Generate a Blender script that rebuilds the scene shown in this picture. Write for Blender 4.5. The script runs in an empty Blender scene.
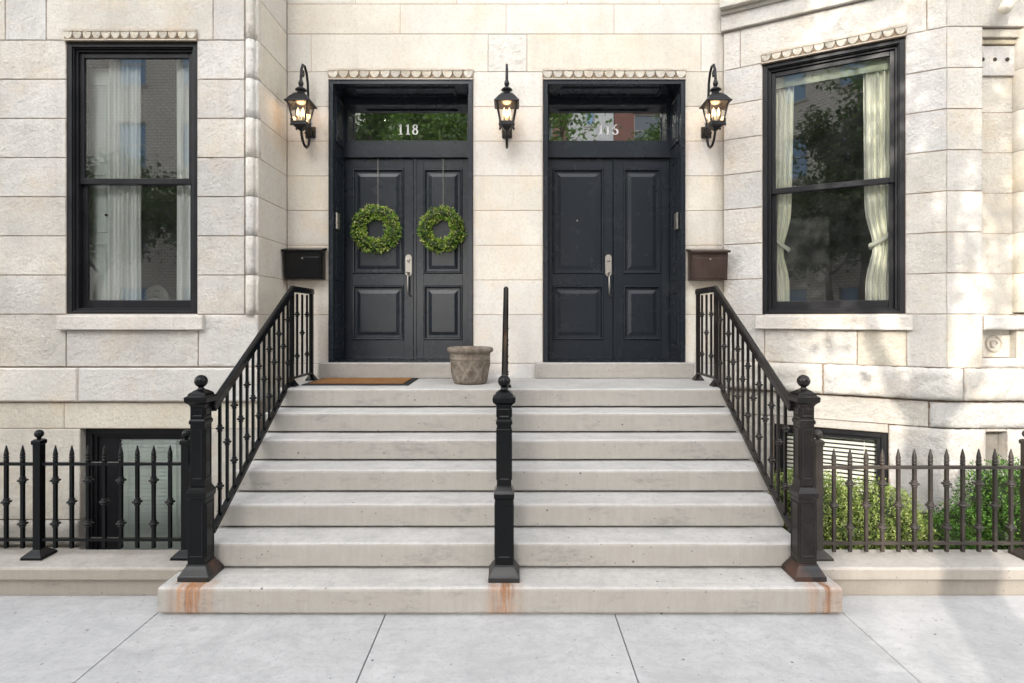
import bpy, math, random
from mathutils import Vector, noise, Matrix
R = math.radians
rnd = random.Random(7)
S = bpy.context.scene
COL = S.collection

# ------------------------------------------------------------------ helpers
def X(px, d): return (px - 512.0) * d / 580.0          # photo measurement -> metres at a real depth
def Z(py, d): return 1.9 - (py - 318.0) * d / 580.0

class Fr:                                              # wall frame: u along the wall, n out of the wall
    def __init__(s, ox, oy, ux, uy):
        l = math.hypot(ux, uy); s.o = (ox, oy); s.u = (ux / l, uy / l); s.n = (uy / l, -ux / l)
    def p(s, u, z, n=0.0):
        return (s.o[0] + s.u[0] * u + s.n[0] * n, s.o[1] + s.u[1] * u + s.n[1] * n, z)

class MB:
    def __init__(s): s.v = []; s.f = []; s.t = []; s.s = []
    def add(s, vs, fs, tint=(1, 1, 1), smooth=False):
        b = len(s.v); s.v.extend(vs)
        for f in fs:
            s.f.append([i + b for i in f]); s.t.append(tint); s.s.append(smooth)
    def hexa(s, c, tint=(1, 1, 1)):                    # 8 corners: bottom ring 0-3, top ring 4-7
        s.add(c, [(3, 2, 1, 0), (4, 5, 6, 7), (0, 1, 5, 4), (1, 2, 6, 5), (2, 3, 7, 6), (3, 0, 4, 7)], tint)
    def box(s, x0, x1, y0, y1, z0, z1, tint=(1, 1, 1)):
        s.hexa([(x0, y0, z0), (x1, y0, z0), (x1, y1, z0), (x0, y1, z0), (x0, y0, z1), (x1, y0, z1), (x1, y1, z1), (x0, y1, z1)], tint)
    def fbox(s, fr, u0, u1, z0, z1, n0, n1, tint=(1, 1, 1)):   # n0 front, n1 back
        s.hexa([fr.p(u0, z0, n0), fr.p(u1, z0, n0), fr.p(u1, z0, n1), fr.p(u0, z0, n1),
                fr.p(u0, z1, n0), fr.p(u1, z1, n0), fr.p(u1, z1, n1), fr.p(u0, z1, n1)], tint)
    def beam(s, a, b, w, h, tint=(1, 1, 1)):           # bar from a to b, w horizontal, h across
        a = Vector(a); b = Vector(b); d = (b - a).normalized()
        side = d.cross(Vector((0, 0, 1)))
        side = side.normalized() if side.length > 1e-4 else Vector((1, 0, 0))
        up = side.cross(d).normalized(); c = []
        for p in (a, b):
            for i, j in ((-1, -1), (1, -1), (1, 1), (-1, 1)):
                c.append(tuple(p + side * (i * w / 2) + up * (j * h / 2)))
        s.hexa(c, tint)
    def tube(s, pts, r, seg=8, tint=(1, 1, 1)):
        pts = [Vector(p) for p in pts]; n = len(pts); rr = r if isinstance(r, (list, tuple)) else [r] * n
        vs = []; ref = None
        for i, p in enumerate(pts):
            d = (pts[min(i + 1, n - 1)] - pts[max(i - 1, 0)]).normalized()
            if ref is None: ref = Vector((1, 0, 0)) if abs(d.x) < .8 else Vector((0, 1, 0))
            a = (ref - d * ref.dot(d)).normalized(); ref = a; b = d.cross(a)
            for k in range(seg):
                t = 2 * math.pi * k / seg
                vs.append(tuple(p + a * (math.cos(t) * rr[i]) + b * (math.sin(t) * rr[i])))
        fs = []
        for i in range(n - 1):
            for k in range(seg):
                k2 = (k + 1) % seg
                fs.append((i * seg + k, i * seg + k2, (i + 1) * seg + k2, (i + 1) * seg + k))
        fs.append(tuple(range(seg - 1, -1, -1))); fs.append(tuple((n - 1) * seg + k for k in range(seg)))
        s.add(vs, fs, tint, True)
    def lathe(s, prof, c=(0, 0, 0), seg=16, tint=(1, 1, 1), smooth=True):
        vs = []; n = len(prof)
        for r, z in prof:
            for k in range(seg):
                t = 2 * math.pi * (k + .5) / seg
                vs.append((c[0] + r * math.cos(t), c[1] + r * math.sin(t), c[2] + z))
        fs = []
        for i in range(n - 1):
            for k in range(seg):
                k2 = (k + 1) % seg
                fs.append((i * seg + k, i * seg + k2, (i + 1) * seg + k2, (i + 1) * seg + k))
        if prof[0][0] > 1e-5: fs.append(tuple(range(seg - 1, -1, -1)))
        if prof[-1][0] > 1e-5: fs.append(tuple((n - 1) * seg + k for k in range(seg)))
        s.add(vs, fs, tint, smooth)
    def stack(s, prof, c=(0, 0, 0), tint=(1, 1, 1)):   # square sections (half width, z)
        vs = []; n = len(prof)
        for h, z in prof:
            for i, j in ((-1, -1), (1, -1), (1, 1), (-1, 1)): vs.append((c[0] + i * h, c[1] + j * h, c[2] + z))
        fs = [(3, 2, 1, 0), tuple((n - 1) * 4 + k for k in range(4))]
        for i in range(n - 1):
            for k in range(4):
                k2 = (k + 1) % 4
                fs.append((i * 4 + k, i * 4 + k2, (i + 1) * 4 + k2, (i + 1) * 4 + k))
        s.add(vs, fs, tint)
    def ring(s, fr, u0, u1, z0, z1, prof, tint=(1, 1, 1), cap=True):   # concentric rectangles (inset, n)
        vs = []
        for ins, n in prof:
            vs += [fr.p(u0 + ins, z0 + ins, n), fr.p(u1 - ins, z0 + ins, n), fr.p(u1 - ins, z1 - ins, n), fr.p(u0 + ins, z1 - ins, n)]
        fs = []
        for i in range(len(prof) - 1):
            for k in range(4):
                k2 = (k + 1) % 4
                fs.append((i * 4 + k, i * 4 + k2, (i + 1) * 4 + k2, (i + 1) * 4 + k))
        if cap: fs.append(tuple((len(prof) - 1) * 4 + k for k in range(4)))
        s.add(vs, fs, tint)
    def frame(s, fr, u0, u1, z0, z1, w, n0, n1, tint=(1, 1, 1), wb=None, wt=None):
        wb = w if wb is None else wb; wt = w if wt is None else wt
        s.fbox(fr, u0, u0 + w, z0, z1, n0, n1, tint); s.fbox(fr, u1 - w, u1, z0, z1, n0, n1, tint)
        s.fbox(fr, u0 + w, u1 - w, z0, z0 + wb, n0, n1, tint); s.fbox(fr, u0 + w, u1 - w, z1 - wt, z1, n0, n1, tint)
    def block(s, fr, u0, u1, z0, z1, proj=0.0, rough=0.004, res=.03, tint=(1, 1, 1), depth=.12, bulge=0.0, gap=.0027, bev=.005, freq=9.0, chip=0.0):
        """one dressed or rock-faced stone with its own uneven face; a mortar strip lies behind its joint"""
        U0, U1, Z0, Z1 = u0 + gap, u1 - gap, z0 + gap, z1 - gap
        nu = max(2, int((U1 - U0) / res)); nz = max(2, int((Z1 - Z0) / res))
        us = [U0, U0 + bev] + [U0 + bev + (U1 - U0 - 2 * bev) * i / nu for i in range(1, nu)] + [U1 - bev, U1]
        zs = [Z0, Z0 + bev] + [Z0 + bev + (Z1 - Z0 - 2 * bev) * i / nz for i in range(1, nz)] + [Z1 - bev, Z1]
        vs = []; off = rnd.uniform(0, 50)
        for j, z in enumerate(zs):
            for i, u in enumerate(us):
                q = Vector((u * freq + off, z * freq, off)); uu, zz = u, z
                edge = i in (0, len(us) - 1) or j in (0, len(zs) - 1)
                if edge:
                    n = proj - bev
                    if chip:
                        k = noise.noise(q * 1.7) * chip; kk = noise.noise(q * 1.7 + Vector((9, 3, 1))) * chip
                        uu += (abs(k) if i == 0 else -abs(k) if i == len(us) - 1 else 0)
                        zz += (abs(kk) if j == 0 else -abs(kk) if j == len(zs) - 1 else 0)
                else:
                    e = min(u - U0, U1 - u, z - Z0, Z1 - z)
                    fall = min(1.0, e / .05)
                    nn = noise.noise(q) * .6 + noise.noise(q * 2.3) * .35 + noise.noise(q * 5.1) * .18
                    if bulge:
                        rr = 1 - abs(noise.noise(q * .55)) * 1.6
                        n = proj + bulge * (fall ** .6) * (.55 + .45 * rr) + rough * nn * (.35 + .65 * fall)
                    else:
                        n = proj + rough * nn * (.4 + .6 * fall)
                if not edge: n = max(n, proj - .32 * rough)
                vs.append(fr.p(uu, zz, n))
        w = len(us); fs = []
        for j in range(len(zs) - 1):
            for i in range(w - 1):
                fs.append((j * w + i, j * w + i + 1, (j + 1) * w + i + 1, (j + 1) * w + i))
        s.add(vs, fs, tint, rough > .012 or bulge > 0)
        c = [fr.p(U0, Z0, proj - bev), fr.p(U1, Z0, proj - bev), fr.p(U1, Z1, proj - bev), fr.p(U0, Z1, proj - bev),
             fr.p(U0, Z0, -depth), fr.p(U1, Z0, -depth), fr.p(U1, Z1, -depth), fr.p(U0, Z1, -depth)]
        s.add(c, [(1, 0, 4, 5), (2, 1, 5, 6), (3, 2, 6, 7), (0, 3, 7, 4)], tint)
        m = proj - bev * .8 - .0015 - rough * .35                                 # mortar
        s.add([fr.p(u0, z0, m), fr.p(u1, z0, m), fr.p(u1, z1, m), fr.p(u0, z1, m)], [(0, 1, 2, 3)], (MORT, MORT * .74, MORT * .55))
    def build(s, name, mat, parent=None, bevel=0.0, seg=2, label=None):
        me = bpy.data.meshes.new(name)
        o = Vector((0, 0, 0))
        if parent is not None:
            q = parent
            while q is not None: o += q.location; q = q.parent
        me.from_pydata([(v[0] - o.x, v[1] - o.y, v[2] - o.z) for v in s.v], [], s.f)
        me.polygons.foreach_set('use_smooth', s.s)
        ca = me.color_attributes.new('tint', 'FLOAT_COLOR', 'CORNER')
        buf = []
        for f, t in zip(s.f, s.t): buf += [t[0], t[1], t[2], 1.0] * len(f)
        ca.data.foreach_set('color', buf)
        me.materials.append(mat); me.update()
        ob = bpy.data.objects.new(name, me); COL.objects.link(ob)
        if parent is not None: ob.parent = parent
        if bevel:
            b = ob.modifiers.new('Bevel', 'BEVEL'); b.width = bevel; b.segments = seg; b.limit_method = 'ANGLE'; b.angle_limit = R(35)
        if label: ob['label'] = label
        return ob
MORT = .66

def tag(o, label, cat, group=None):
    o['label'] = label; o['category'] = cat
    if group: o['group'] = group
    return o
def thing(name, label, cat, loc=(0, 0, 0), group=None):
    o = bpy.data.objects.new(name, None); COL.objects.link(o); o.location = loc; o.empty_display_size = .2
    return tag(o, label, cat, group)
def struct(o): o['kind'] = 'structure'; return o
def kids(o): return [c for c in bpy.data.objects if c.parent == o]
def copy_tree(o, parent=None, loc=None):
    c = o.copy(); COL.objects.link(c)
    if parent is not None: c.parent = parent
    if loc is not None: c.location = loc
    for ch in kids(o): copy_tree(ch, c)
    return c

# ------------------------------------------------------------------ materials
class N:
    def __init__(s, name):
        s.m = bpy.data.materials.new(name); s.m.use_nodes = True; s.t = s.m.node_tree; s.t.nodes.clear()
        s.out = s.add('ShaderNodeOutputMaterial')
    def add(s, kind, **kw):
        n = s.t.nodes.new(kind)
        for k, v in kw.items():
            if k in n.inputs: s.put(n.inputs[k], v)
            else: setattr(n, k, v)
        return n
    def put(s, sock, v):
        if isinstance(v, bpy.types.NodeSocket): s.t.links.new(v, sock)
        else:
            if sock.type == 'RGBA' and len(v) == 3: v = (*v, 1)
            sock.default_value = v
    def pos(s): return s.add('ShaderNodeTexCoord').outputs['Object']
    def world(s): return s.add('ShaderNodeNewGeometry').outputs['Position']
    def map(s, v, sc): 
        n = s.add('ShaderNodeMapping'); s.put(n.inputs['Vector'], v); n.inputs['Scale'].default_value = sc; return n.outputs[0]
    def noise(s, v, scale, detail=4, rough=.55, dist=0.0):
        n = s.add('ShaderNodeTexNoise'); s.put(n.inputs['Vector'], v)
        n.inputs['Scale'].default_value = scale; n.inputs['Detail'].default_value = detail; n.inputs['Roughness'].default_value = rough; n.inputs['Distortion'].default_value = dist
        return n.outputs[0]
    def ramp(s, v, *stops):
        n = s.add('ShaderNodeValToRGB'); s.put(n.inputs[0], v); e = n.color_ramp.elements
        while len(e) < len(stops): e.new(.5)
        for k, (p, c) in zip(e, stops):
            k.position = p; k.color = (c, c, c, 1) if not hasattr(c, '__len__') else (*c, 1)
        return n.outputs[0]
    def mix(s, f, a, b, mode='MIX'):
        n = s.add('ShaderNodeMix'); n.data_type = 'RGBA'; n.blend_type = mode
        s.put(n.inputs[0], f); s.put(n.inputs[6], a); s.put(n.inputs[7], b); return n.outputs[2]
    def math(s, op, a, b=0.0, c=0.0, clamp=False):
        n = s.add('ShaderNodeMath'); n.operation = op; n.use_clamp = clamp
        s.put(n.inputs[0], a); s.put(n.inputs[1], b); s.put(n.inputs[2], c); return n.outputs[0]
    def bump(s, h, strength=.5, dist=.01, normal=None):
        n = s.add('ShaderNodeBump'); s.put(n.inputs['Height'], h); n.inputs['Strength'].default_value = strength; n.inputs['Distance'].default_value = dist
        if normal is not None: s.put(n.inputs['Normal'], normal)
        return n.outputs[0]
    def tint(s): 
        n = s.add('ShaderNodeAttribute'); n.attribute_name = 'tint'; return n.outputs['Color']
    def pbr(s, color, rough=.5, normal=None, metal=0.0, spec=.5, coat=0.0):
        n = s.add('ShaderNodeBsdfPrincipled'); s.put(n.inputs['Base Color'], color); s.put(n.inputs['Roughness'], rough)
        n.inputs['Metallic'].default_value = metal; n.inputs['Specular IOR Level'].default_value = spec; n.inputs['Coat Weight'].default_value = coat
        if normal is not None: s.put(n.inputs['Normal'], normal)
        s.t.links.new(n.outputs[0], s.out.inputs[0]); return s.m

def m_stone(name, base, bumpd=.004, stain=.25, corner_tone=False):
    n = N(name); p = n.world()
    big = n.noise(p, 1.1, 5, .6); mid = n.noise(p, 7, 7, .7, .4); fine = n.noise(p, 75, 4, .65); grit = n.noise(p, 33, 6, .75)
    streak = n.noise(n.map(p, (6, 6, .6)), 1.0, 5, .65)
    c = n.mix(n.ramp(big, (.36, 0), (.68, 1)), tuple(x * (1 - stain) for x in base), tuple(x * 1.03 for x in base))
    warm = (base[0] * .93, base[1] * .80, base[2] * .64); grey = (base[0] * .70, base[1] * .70, base[2] * .72)
    c = n.mix(n.ramp(n.noise(p, 2.3, 6, .7), (.5, 0), (.74, .6)), c, warm)
    c = n.mix(n.ramp(mid, (.52, 0), (.76, .42)), c, grey)
    c = n.mix(n.ramp(streak, (.52, 0), (.78, stain * 1.7)), c, (base[0] * .60, base[1] * .56, base[2] * .52))
    c = n.mix(n.ramp(grit, (.50, 0), (.66, .44)), c, (base[0] * .66, base[1] * .61, base[2] * .57))
    c = n.mix(n.ramp(fine, (.60, 0), (.70, .6)), c, (base[0] * .55, base[1] * .50, base[2] * .46))
    sp = n.add('ShaderNodeSeparateXYZ'); n.put(sp.inputs[0], p)
    if corner_tone:                                            # patchy darkening towards the corner beside the bay
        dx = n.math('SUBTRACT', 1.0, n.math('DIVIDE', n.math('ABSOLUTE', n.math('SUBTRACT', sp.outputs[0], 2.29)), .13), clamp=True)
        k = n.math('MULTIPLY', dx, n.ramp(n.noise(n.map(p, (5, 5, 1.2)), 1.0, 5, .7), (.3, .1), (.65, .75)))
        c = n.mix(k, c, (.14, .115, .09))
    low = n.math('MULTIPLY', n.math('SUBTRACT', 1.0, n.math('DIVIDE', n.math('ADD', sp.outputs[2], .6), 1.3), clamp=True), n.ramp(n.noise(p, 4, 6, .75), (.35, .05), (.65, .6)))
    c = n.mix(low, c, (.22, .19, .155))
    c = n.mix(1.0, c, n.tint(), 'MULTIPLY')
    b = n.bump(n.noise(p, 20, 8, .74), .9, bumpd)
    b = n.bump(grit, .7, bumpd * .5, b)
    b = n.bump(fine, .5, .0012, b)
    return n.pbr(c, .85, b, spec=.25)

def m_concrete(name, base, streaks_and_shade=False, rust=None, pits=True, cracks=False):
    n = N(name); p = n.world()
    big = n.noise(p, .9, 6, .65); mid = n.noise(p, 6, 6, .7); fine = n.noise(p, 160, 2, .5)
    c = n.mix(n.ramp(big, (.3, 0), (.72, 1)), tuple(x * .8 for x in base), tuple(min(1, x * 1.06) for x in base))
    c = n.mix(n.ramp(mid, (.46, 0), (.70, .75)), c, tuple(x * .72 for x in base))
    c = n.mix(n.ramp(n.noise(p, 23, 6, .8), (.50, 0), (.66, .62)), c, tuple(x * .60 for x in base))
    c = n.mix(n.ramp(n.noise(n.map(p, (1, 2.2, 1)), 2.2, 7, .75, .8), (.50, 0), (.70, .65)), c, tuple(x * .66 for x in base))
    c = n.mix(n.ramp(fine, (.3, .35), (.6, 0)), c, tuple(x * .6 for x in base))
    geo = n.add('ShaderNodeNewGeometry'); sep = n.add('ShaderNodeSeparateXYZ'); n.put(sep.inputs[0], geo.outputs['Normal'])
    if streaks_and_shade:
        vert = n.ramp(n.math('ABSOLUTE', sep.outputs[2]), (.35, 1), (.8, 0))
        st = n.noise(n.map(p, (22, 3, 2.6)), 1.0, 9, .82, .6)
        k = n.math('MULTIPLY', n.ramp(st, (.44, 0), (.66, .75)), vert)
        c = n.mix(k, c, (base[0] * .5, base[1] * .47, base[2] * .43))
        c = n.mix(n.math('MULTIPLY', vert, .78), c, (base[0] * .60, base[1] * .57, base[2] * .53))  # shade painted into upright faces: risers evenly darker than treads
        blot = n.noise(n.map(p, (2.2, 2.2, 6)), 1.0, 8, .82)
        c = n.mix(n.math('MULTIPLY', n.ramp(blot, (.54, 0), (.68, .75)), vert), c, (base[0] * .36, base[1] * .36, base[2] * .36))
    if pits:
        sp = n.add('ShaderNodeTexVoronoi', feature='F1'); n.put(sp.inputs['Vector'], p); sp.inputs['Scale'].default_value = 7.0
        rs = n.add('ShaderNodeSeparateColor'); n.put(rs.inputs[0], sp.outputs['Color'])
        dot = n.math('MULTIPLY', n.ramp(sp.outputs['Distance'], (.045, 1), (.07, 0)), n.ramp(rs.outputs[0], (.55, 0), (.57, .75)))
        sq = n.add('ShaderNodeTexVoronoi', feature='F1'); n.put(sq.inputs['Vector'], p); sq.inputs['Scale'].default_value = 21.0
        rq = n.add('ShaderNodeSeparateColor'); n.put(rq.inputs[0], sq.outputs['Color'])
        dot = n.math('MAXIMUM', dot, n.math('MULTIPLY', n.ramp(sq.outputs['Distance'], (.09, 1), (.14, 0)), n.ramp(rq.outputs[0], (.80, 0), (.82, .55))))
        c = n.mix(dot, c, (.05, .045, .04))
    if rust:
        sp = n.add('ShaderNodeSeparateXYZ'); n.put(sp.inputs[0], p); tot = None
        for rx, wdt, hard in rust:
            dx = n.math('ABSOLUTE', n.math('SUBTRACT', sp.outputs[0], rx))
            fall = n.math('SUBTRACT', 1.0, n.math('DIVIDE', dx, wdt), clamp=True)
            fall = n.math('MULTIPLY', fall, hard)
            tot = fall if tot is None else n.math('MAXIMUM', tot, fall)
        st = n.noise(n.map(p, (19, 3, 1.1)), 1.0, 4, .6, .3); bl = n.noise(p, 14, 6, .7)
        k = n.math('MULTIPLY', tot, n.math('ADD', n.ramp(st, (.36, .12), (.60, 1)), n.math('MULTIPLY', n.math('SUBTRACT', bl, .5), .9)), clamp=True)
        near = n.math('SUBTRACT', 1.0, n.math('DIVIDE', n.math('SUBTRACT', sp.outputs[1], 3.79), .06), clamp=True)
        k = n.math('MULTIPLY', n.math('MULTIPLY', k, near), n.math('MULTIPLY', n.ramp(sp.outputs[2], (.0, .7), (.178, 1)), n.ramp(n.noise(p, 17, 7, .8), (.30, .55), (.55, 1.0))))
        c = n.mix(k, c, n.mix(n.ramp(n.noise(n.map(p, (24, 4, 2)), 1.0, 5, .7), (.35, 0), (.65, 1)), (.15, .055, .022), (.50, .25, .11)))
    if cracks:
        gum = n.add('ShaderNodeTexVoronoi', feature='F1'); n.put(gum.inputs['Vector'], p); gum.inputs['Scale'].default_value = 2.2
        gs = n.add('ShaderNodeSeparateColor'); n.put(gs.inputs[0], gum.outputs['Color'])
        c = n.mix(n.math('MULTIPLY', n.ramp(gum.outputs['Distance'], (.05, 1), (.085, 0)), n.ramp(gs.outputs[1], (.6, 0), (.62, .35))), c, tuple(x * .42 for x in base))
        drip = n.noise(n.map(p, (1.0, 1.6, 1)), 1.4, 7, .8, 1.2)
        c = n.mix(n.ramp(drip, (.47, 0), (.68, .75)), c, tuple(x * .66 for x in base))
    c = n.mix(1.0, c, n.tint(), 'MULTIPLY')
    b = n.bump(n.noise(p, 40, 6, .7), .35, .003); b = n.bump(fine, .3, .0008, b)
    return n.pbr(c, .82, b, spec=.3)

def m_paint(name, color, rough=.4, wear=.3, spec=.5, dirt=(.16, .14, .12), bumps=.0006, coat=0.0, rv=.12):
    n = N(name); p = n.world()
    a = n.noise(p, 3.5, 6, .65); f = n.noise(p, 40, 5, .7)
    c = n.mix(n.ramp(a, (.48, 0), (.78, wear)), color, dirt)
    c = n.mix(n.ramp(f, (.62, 0), (.78, wear * .6)), c, dirt)
    r = n.ramp(a, (.3, max(0, rough - rv * .5)), (.7, min(1, rough + rv)))
    return n.pbr(c, r, n.bump(n.noise(p, 70, 3, .55), .25, bumps * .5), spec=spec, coat=coat)

def m_glass(name, refl=.12, tint=(.86, .93, .9)):
    n = N(name); p = n.world()
    g = n.add('ShaderNodeBsdfGlossy'); g.inputs['Roughness'].default_value = .015; g.inputs['Color'].default_value = (.95, .97, 1, 1)
    n.put(g.inputs['Normal'], n.bump(n.noise(p, 1.1, 1, .3), .25, .004))
    t = n.add('ShaderNodeBsdfTransparent'); t.inputs['Color'].default_value = (*tint, 1)
    fr = n.add('ShaderNodeFresnel'); fr.inputs['IOR'].default_value = 1.52
    f = n.math('ADD', n.math('MULTIPLY', fr.outputs[0], 1.3), refl, clamp=True)
    mx = n.add('ShaderNodeMixShader'); n.put(mx.inputs[0], f); n.put(mx.inputs[1], t.outputs[0]); n.put(mx.inputs[2], g.outputs[0])
    d = n.add('ShaderNodeBsdfDiffuse'); d.inputs['Color'].default_value = (.55, .55, .52, 1)
    dust = n.math('MULTIPLY', n.ramp(n.noise(p, 5, 6, .7), (.4, .15), (.8, 1)), .035)
    m2 = n.add('ShaderNodeMixShader'); n.put(m2.inputs[0], dust); n.put(m2.inputs[1], mx.outputs[0]); n.put(m2.inputs[2], d.outputs[0])
    n.t.links.new(m2.outputs[0], n.out.inputs[0]); return n.m

def m_leaf(name):
    n = N(name); c = n.tint()
    d = n.add('ShaderNodeBsdfPrincipled'); n.put(d.inputs['Base Color'], c); d.inputs['Roughness'].default_value = .45; d.inputs['Specular IOR Level'].default_value = .35
    tr = n.add('ShaderNodeBsdfTranslucent'); n.put(tr.inputs['Color'], n.mix(1.0, c, (1.1, 1.25, .55), 'MULTIPLY'))
    mx = n.add('ShaderNodeMixShader'); mx.inputs[0].default_value = .3; n.put(mx.inputs[1], d.outputs[0]); n.put(mx.inputs[2], tr.outputs[0])
    n.t.links.new(mx.outputs[0], n.out.inputs[0]); return n.m

def m_cloth(name, color, trans=.25):
    n = N(name); p = n.world()
    w = n.noise(n.map(p, (60, 60, 4)), 1.0, 3, .6)
    c = n.mix(n.ramp(w, (.3, 0), (.7, .15)), color, tuple(x * .75 for x in color))
    d = n.add('ShaderNodeBsdfDiffuse'); n.put(d.inputs['Color'], c)
    t = n.add('ShaderNodeBsdfTranslucent'); n.put(t.inputs['Color'], c)
    mx = n.add('ShaderNodeMixShader'); mx.inputs[0].default_value = trans; n.put(mx.inputs[1], d.outputs[0]); n.put(mx.inputs[2], t.outputs[0])
    n.t.links.new(mx.outputs[0], n.out.inputs[0]); return n.m

def m_emit(name, color, strength):
    n = N(name); e = n.add('ShaderNodeEmission'); e.inputs[0].default_value = (*color, 1); e.inputs[1].default_value = strength
    n.t.links.new(e.outputs[0], n.out.inputs[0]); return n.m

def m_coir():
    n = N('coir'); p = n.world(); f = n.noise(n.map(p, (1, 1, .3)), 260, 2, .6); g = n.noise(p, 7, 4, .6)
    c = n.mix(f, (.13, .055, .02), (.42, .22, .09)); c = n.mix(n.ramp(g, (.4, 0), (.8, .5)), c, (.16, .08, .04))
    return n.pbr(c, .95, n.bump(f, 1.0, .006), spec=.1)

def m_pot():
    n = N('aged_pottery'); p = n.world()
    a = n.noise(p, 11, 6, .7); f = n.noise(p, 70, 4, .6); st = n.noise(n.map(p, (18, 18, 2)), 1, 5, .7)
    c = n.mix(n.ramp(a, (.35, 0), (.7, 1)), (.13, .10, .075), (.30, .26, .21))
    c = n.mix(n.ramp(st, (.5, 0), (.75, .7)), c, (.07, .05, .035))
    c = n.mix(1.0, c, n.tint(), 'MULTIPLY')
    return n.pbr(c, .8, n.bump(f, .6, .002), spec=.3)

def m_brick(name, c1, c2, mortar, scale=1.0):
    n = N(name); p = n.pos()
    b = n.add('ShaderNodeTexBrick'); mp = n.add('ShaderNodeMapping'); n.put(mp.inputs[0], p); mp.inputs['Rotation'].default_value = (R(90), 0, 0)
    n.put(b.inputs['Vector'], mp.outputs[0]); b.inputs['Color1'].default_value = (*c1, 1); b.inputs['Color2'].default_value = (*c2, 1); b.inputs['Mortar'].default_value = (*mortar, 1)
    b.inputs['Scale'].default_value = scale; b.inputs['Mortar Size'].default_value = .02
    c = n.mix(n.ramp(n.noise(p, .6, 5), (.35, 0), (.7, .4)), b.outputs[0], tuple(x * .6 for x in c1))
    return n.pbr(c, .85, None, spec=.2)

def m_sidewalk():
    return m_concrete('pavement_concrete', (.51, .505, .50), cracks=True)

GREY = m_stone('rough_limestone', (.675, .648, .605), .026, .20)
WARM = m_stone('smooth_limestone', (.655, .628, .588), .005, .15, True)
ROCK = m_stone('rock_faced_limestone', (.665, .64, .60), .032, .2)
STEP = m_concrete('stair_concrete', (.53, .515, .49), streaks_and_shade=True)
STEP1 = m_concrete('rust_stained_concrete', (.53, .51, .48), streaks_and_shade=True, rust=((-2.055, .17, 1.5), (-.05, .14, 1.5), (2.0, .15, 1.3)))
KERB = m_concrete('plinth_concrete', (.47, .44, .40), streaks_and_shade=True)
WALK = m_sidewalk()
IRON = m_paint('black_iron', (.003, .0035, .004), .16, .10, .22, (.02, .018, .016), 0, 0, .05)
IRONB = m_paint('sunlit_black_iron', (.011, .009, .008), .22, .4, .32, (.07, .052, .042), 0, 0, .08)  # brown tone paints sunlight into the black iron of the right railing
IRONF = m_paint('sunlit_toned_iron', (.030, .025, .021), .34, .6, .35, (.12, .092, .075), 0, 0, .1)  # paler brown-grey paints sunlight into the right fence
RUSTY = m_paint('rusting_iron', (.012, .012, .012), .4, .75, .5, (.13, .05, .025))
NAVY = m_paint('navy_black_paint', (.0155, .020, .026), .26, .08, .27, (.03, .038, .048), .0001, 0, .03)
FRAME = m_paint('dark_window_paint', (.009, .009, .011), .36, .2, .25, (.05, .045, .045), .0004)
GLASS = m_glass('window_glass', .10, (.98, 1, .99))
TGLASS = m_glass('transom_glass', .48, (.6, .64, .62))
BGLASS = m_glass('basement_glass', .02, (.97, .99, .98))
LGLASS = m_glass('lantern_glass', .02, (.97, .95, .9))
SHEER = m_cloth('sheer_white_cloth', (.96, .98, .96), .06)
CREAM = m_cloth('cream_curtain_cloth', (.96, .95, .82), .06)
SHADE = m_cloth('green_shade_cloth', (.46, .50, .38), .2)
BLIND = m_paint('pale_green_blind', (.86, .95, .90), .5, .05, .3, (.5, .6, .55))
WBLIND = m_paint('white_blind', (.92, .91, .82), .5, .1, .3, (.5, .5, .42))
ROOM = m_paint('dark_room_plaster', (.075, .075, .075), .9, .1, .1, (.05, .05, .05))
STEEL = m_paint('brushed_nickel', (.36, .335, .30), .40, .15, .5, (.4, .38, .35)); STEEL.node_tree.nodes['Principled BSDF'].inputs['Metallic'].default_value = .85
BLACKBOX = m_paint('black_enamel', (.004, .004, .0045), .22, .1, .25, (.03, .03, .03), 0, 0, .05)
BRONZE = m_paint('brown_bronze_metal', (.040, .024, .018), .30, .6, .4, (.09, .06, .045), coat=.2)
COIR = m_coir(); POT = m_pot()
RUBBER = m_paint('black_rubber', (.015, .015, .016), .7, .3, .3, (.06, .055, .05))
LEAF = m_leaf('leaves')
BARK = m_concrete('bark', (.10, .075, .055), pits=False)
WHITE = m_paint('white_numeral', (.82, .82, .82), .5, .05, .3, (.6, .6, .6))
STRING = m_paint('pale_string', (.27, .25, .22), .8, .1, .2)
SOIL_AND_SHADE = m_concrete('soil_and_shade', (.045, .032, .022), pits=False)
BULB = m_emit('lit_bulb', (1.0, .70, .40), 4.5)
CANDLE = m_paint('candle_sleeve', (.75, .68, .52), .6, .1, .3, (.5, .4, .3))
ASPHALT = m_concrete('asphalt', (.05, .05, .052), pits=False)
EARTH = m_concrete('ground_earth', (.16, .14, .12), pits=False)
CAMW = m_paint('cream_plastic', (.62, .56, .46), .45, .1, .4, (.4, .35, .3))

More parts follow.
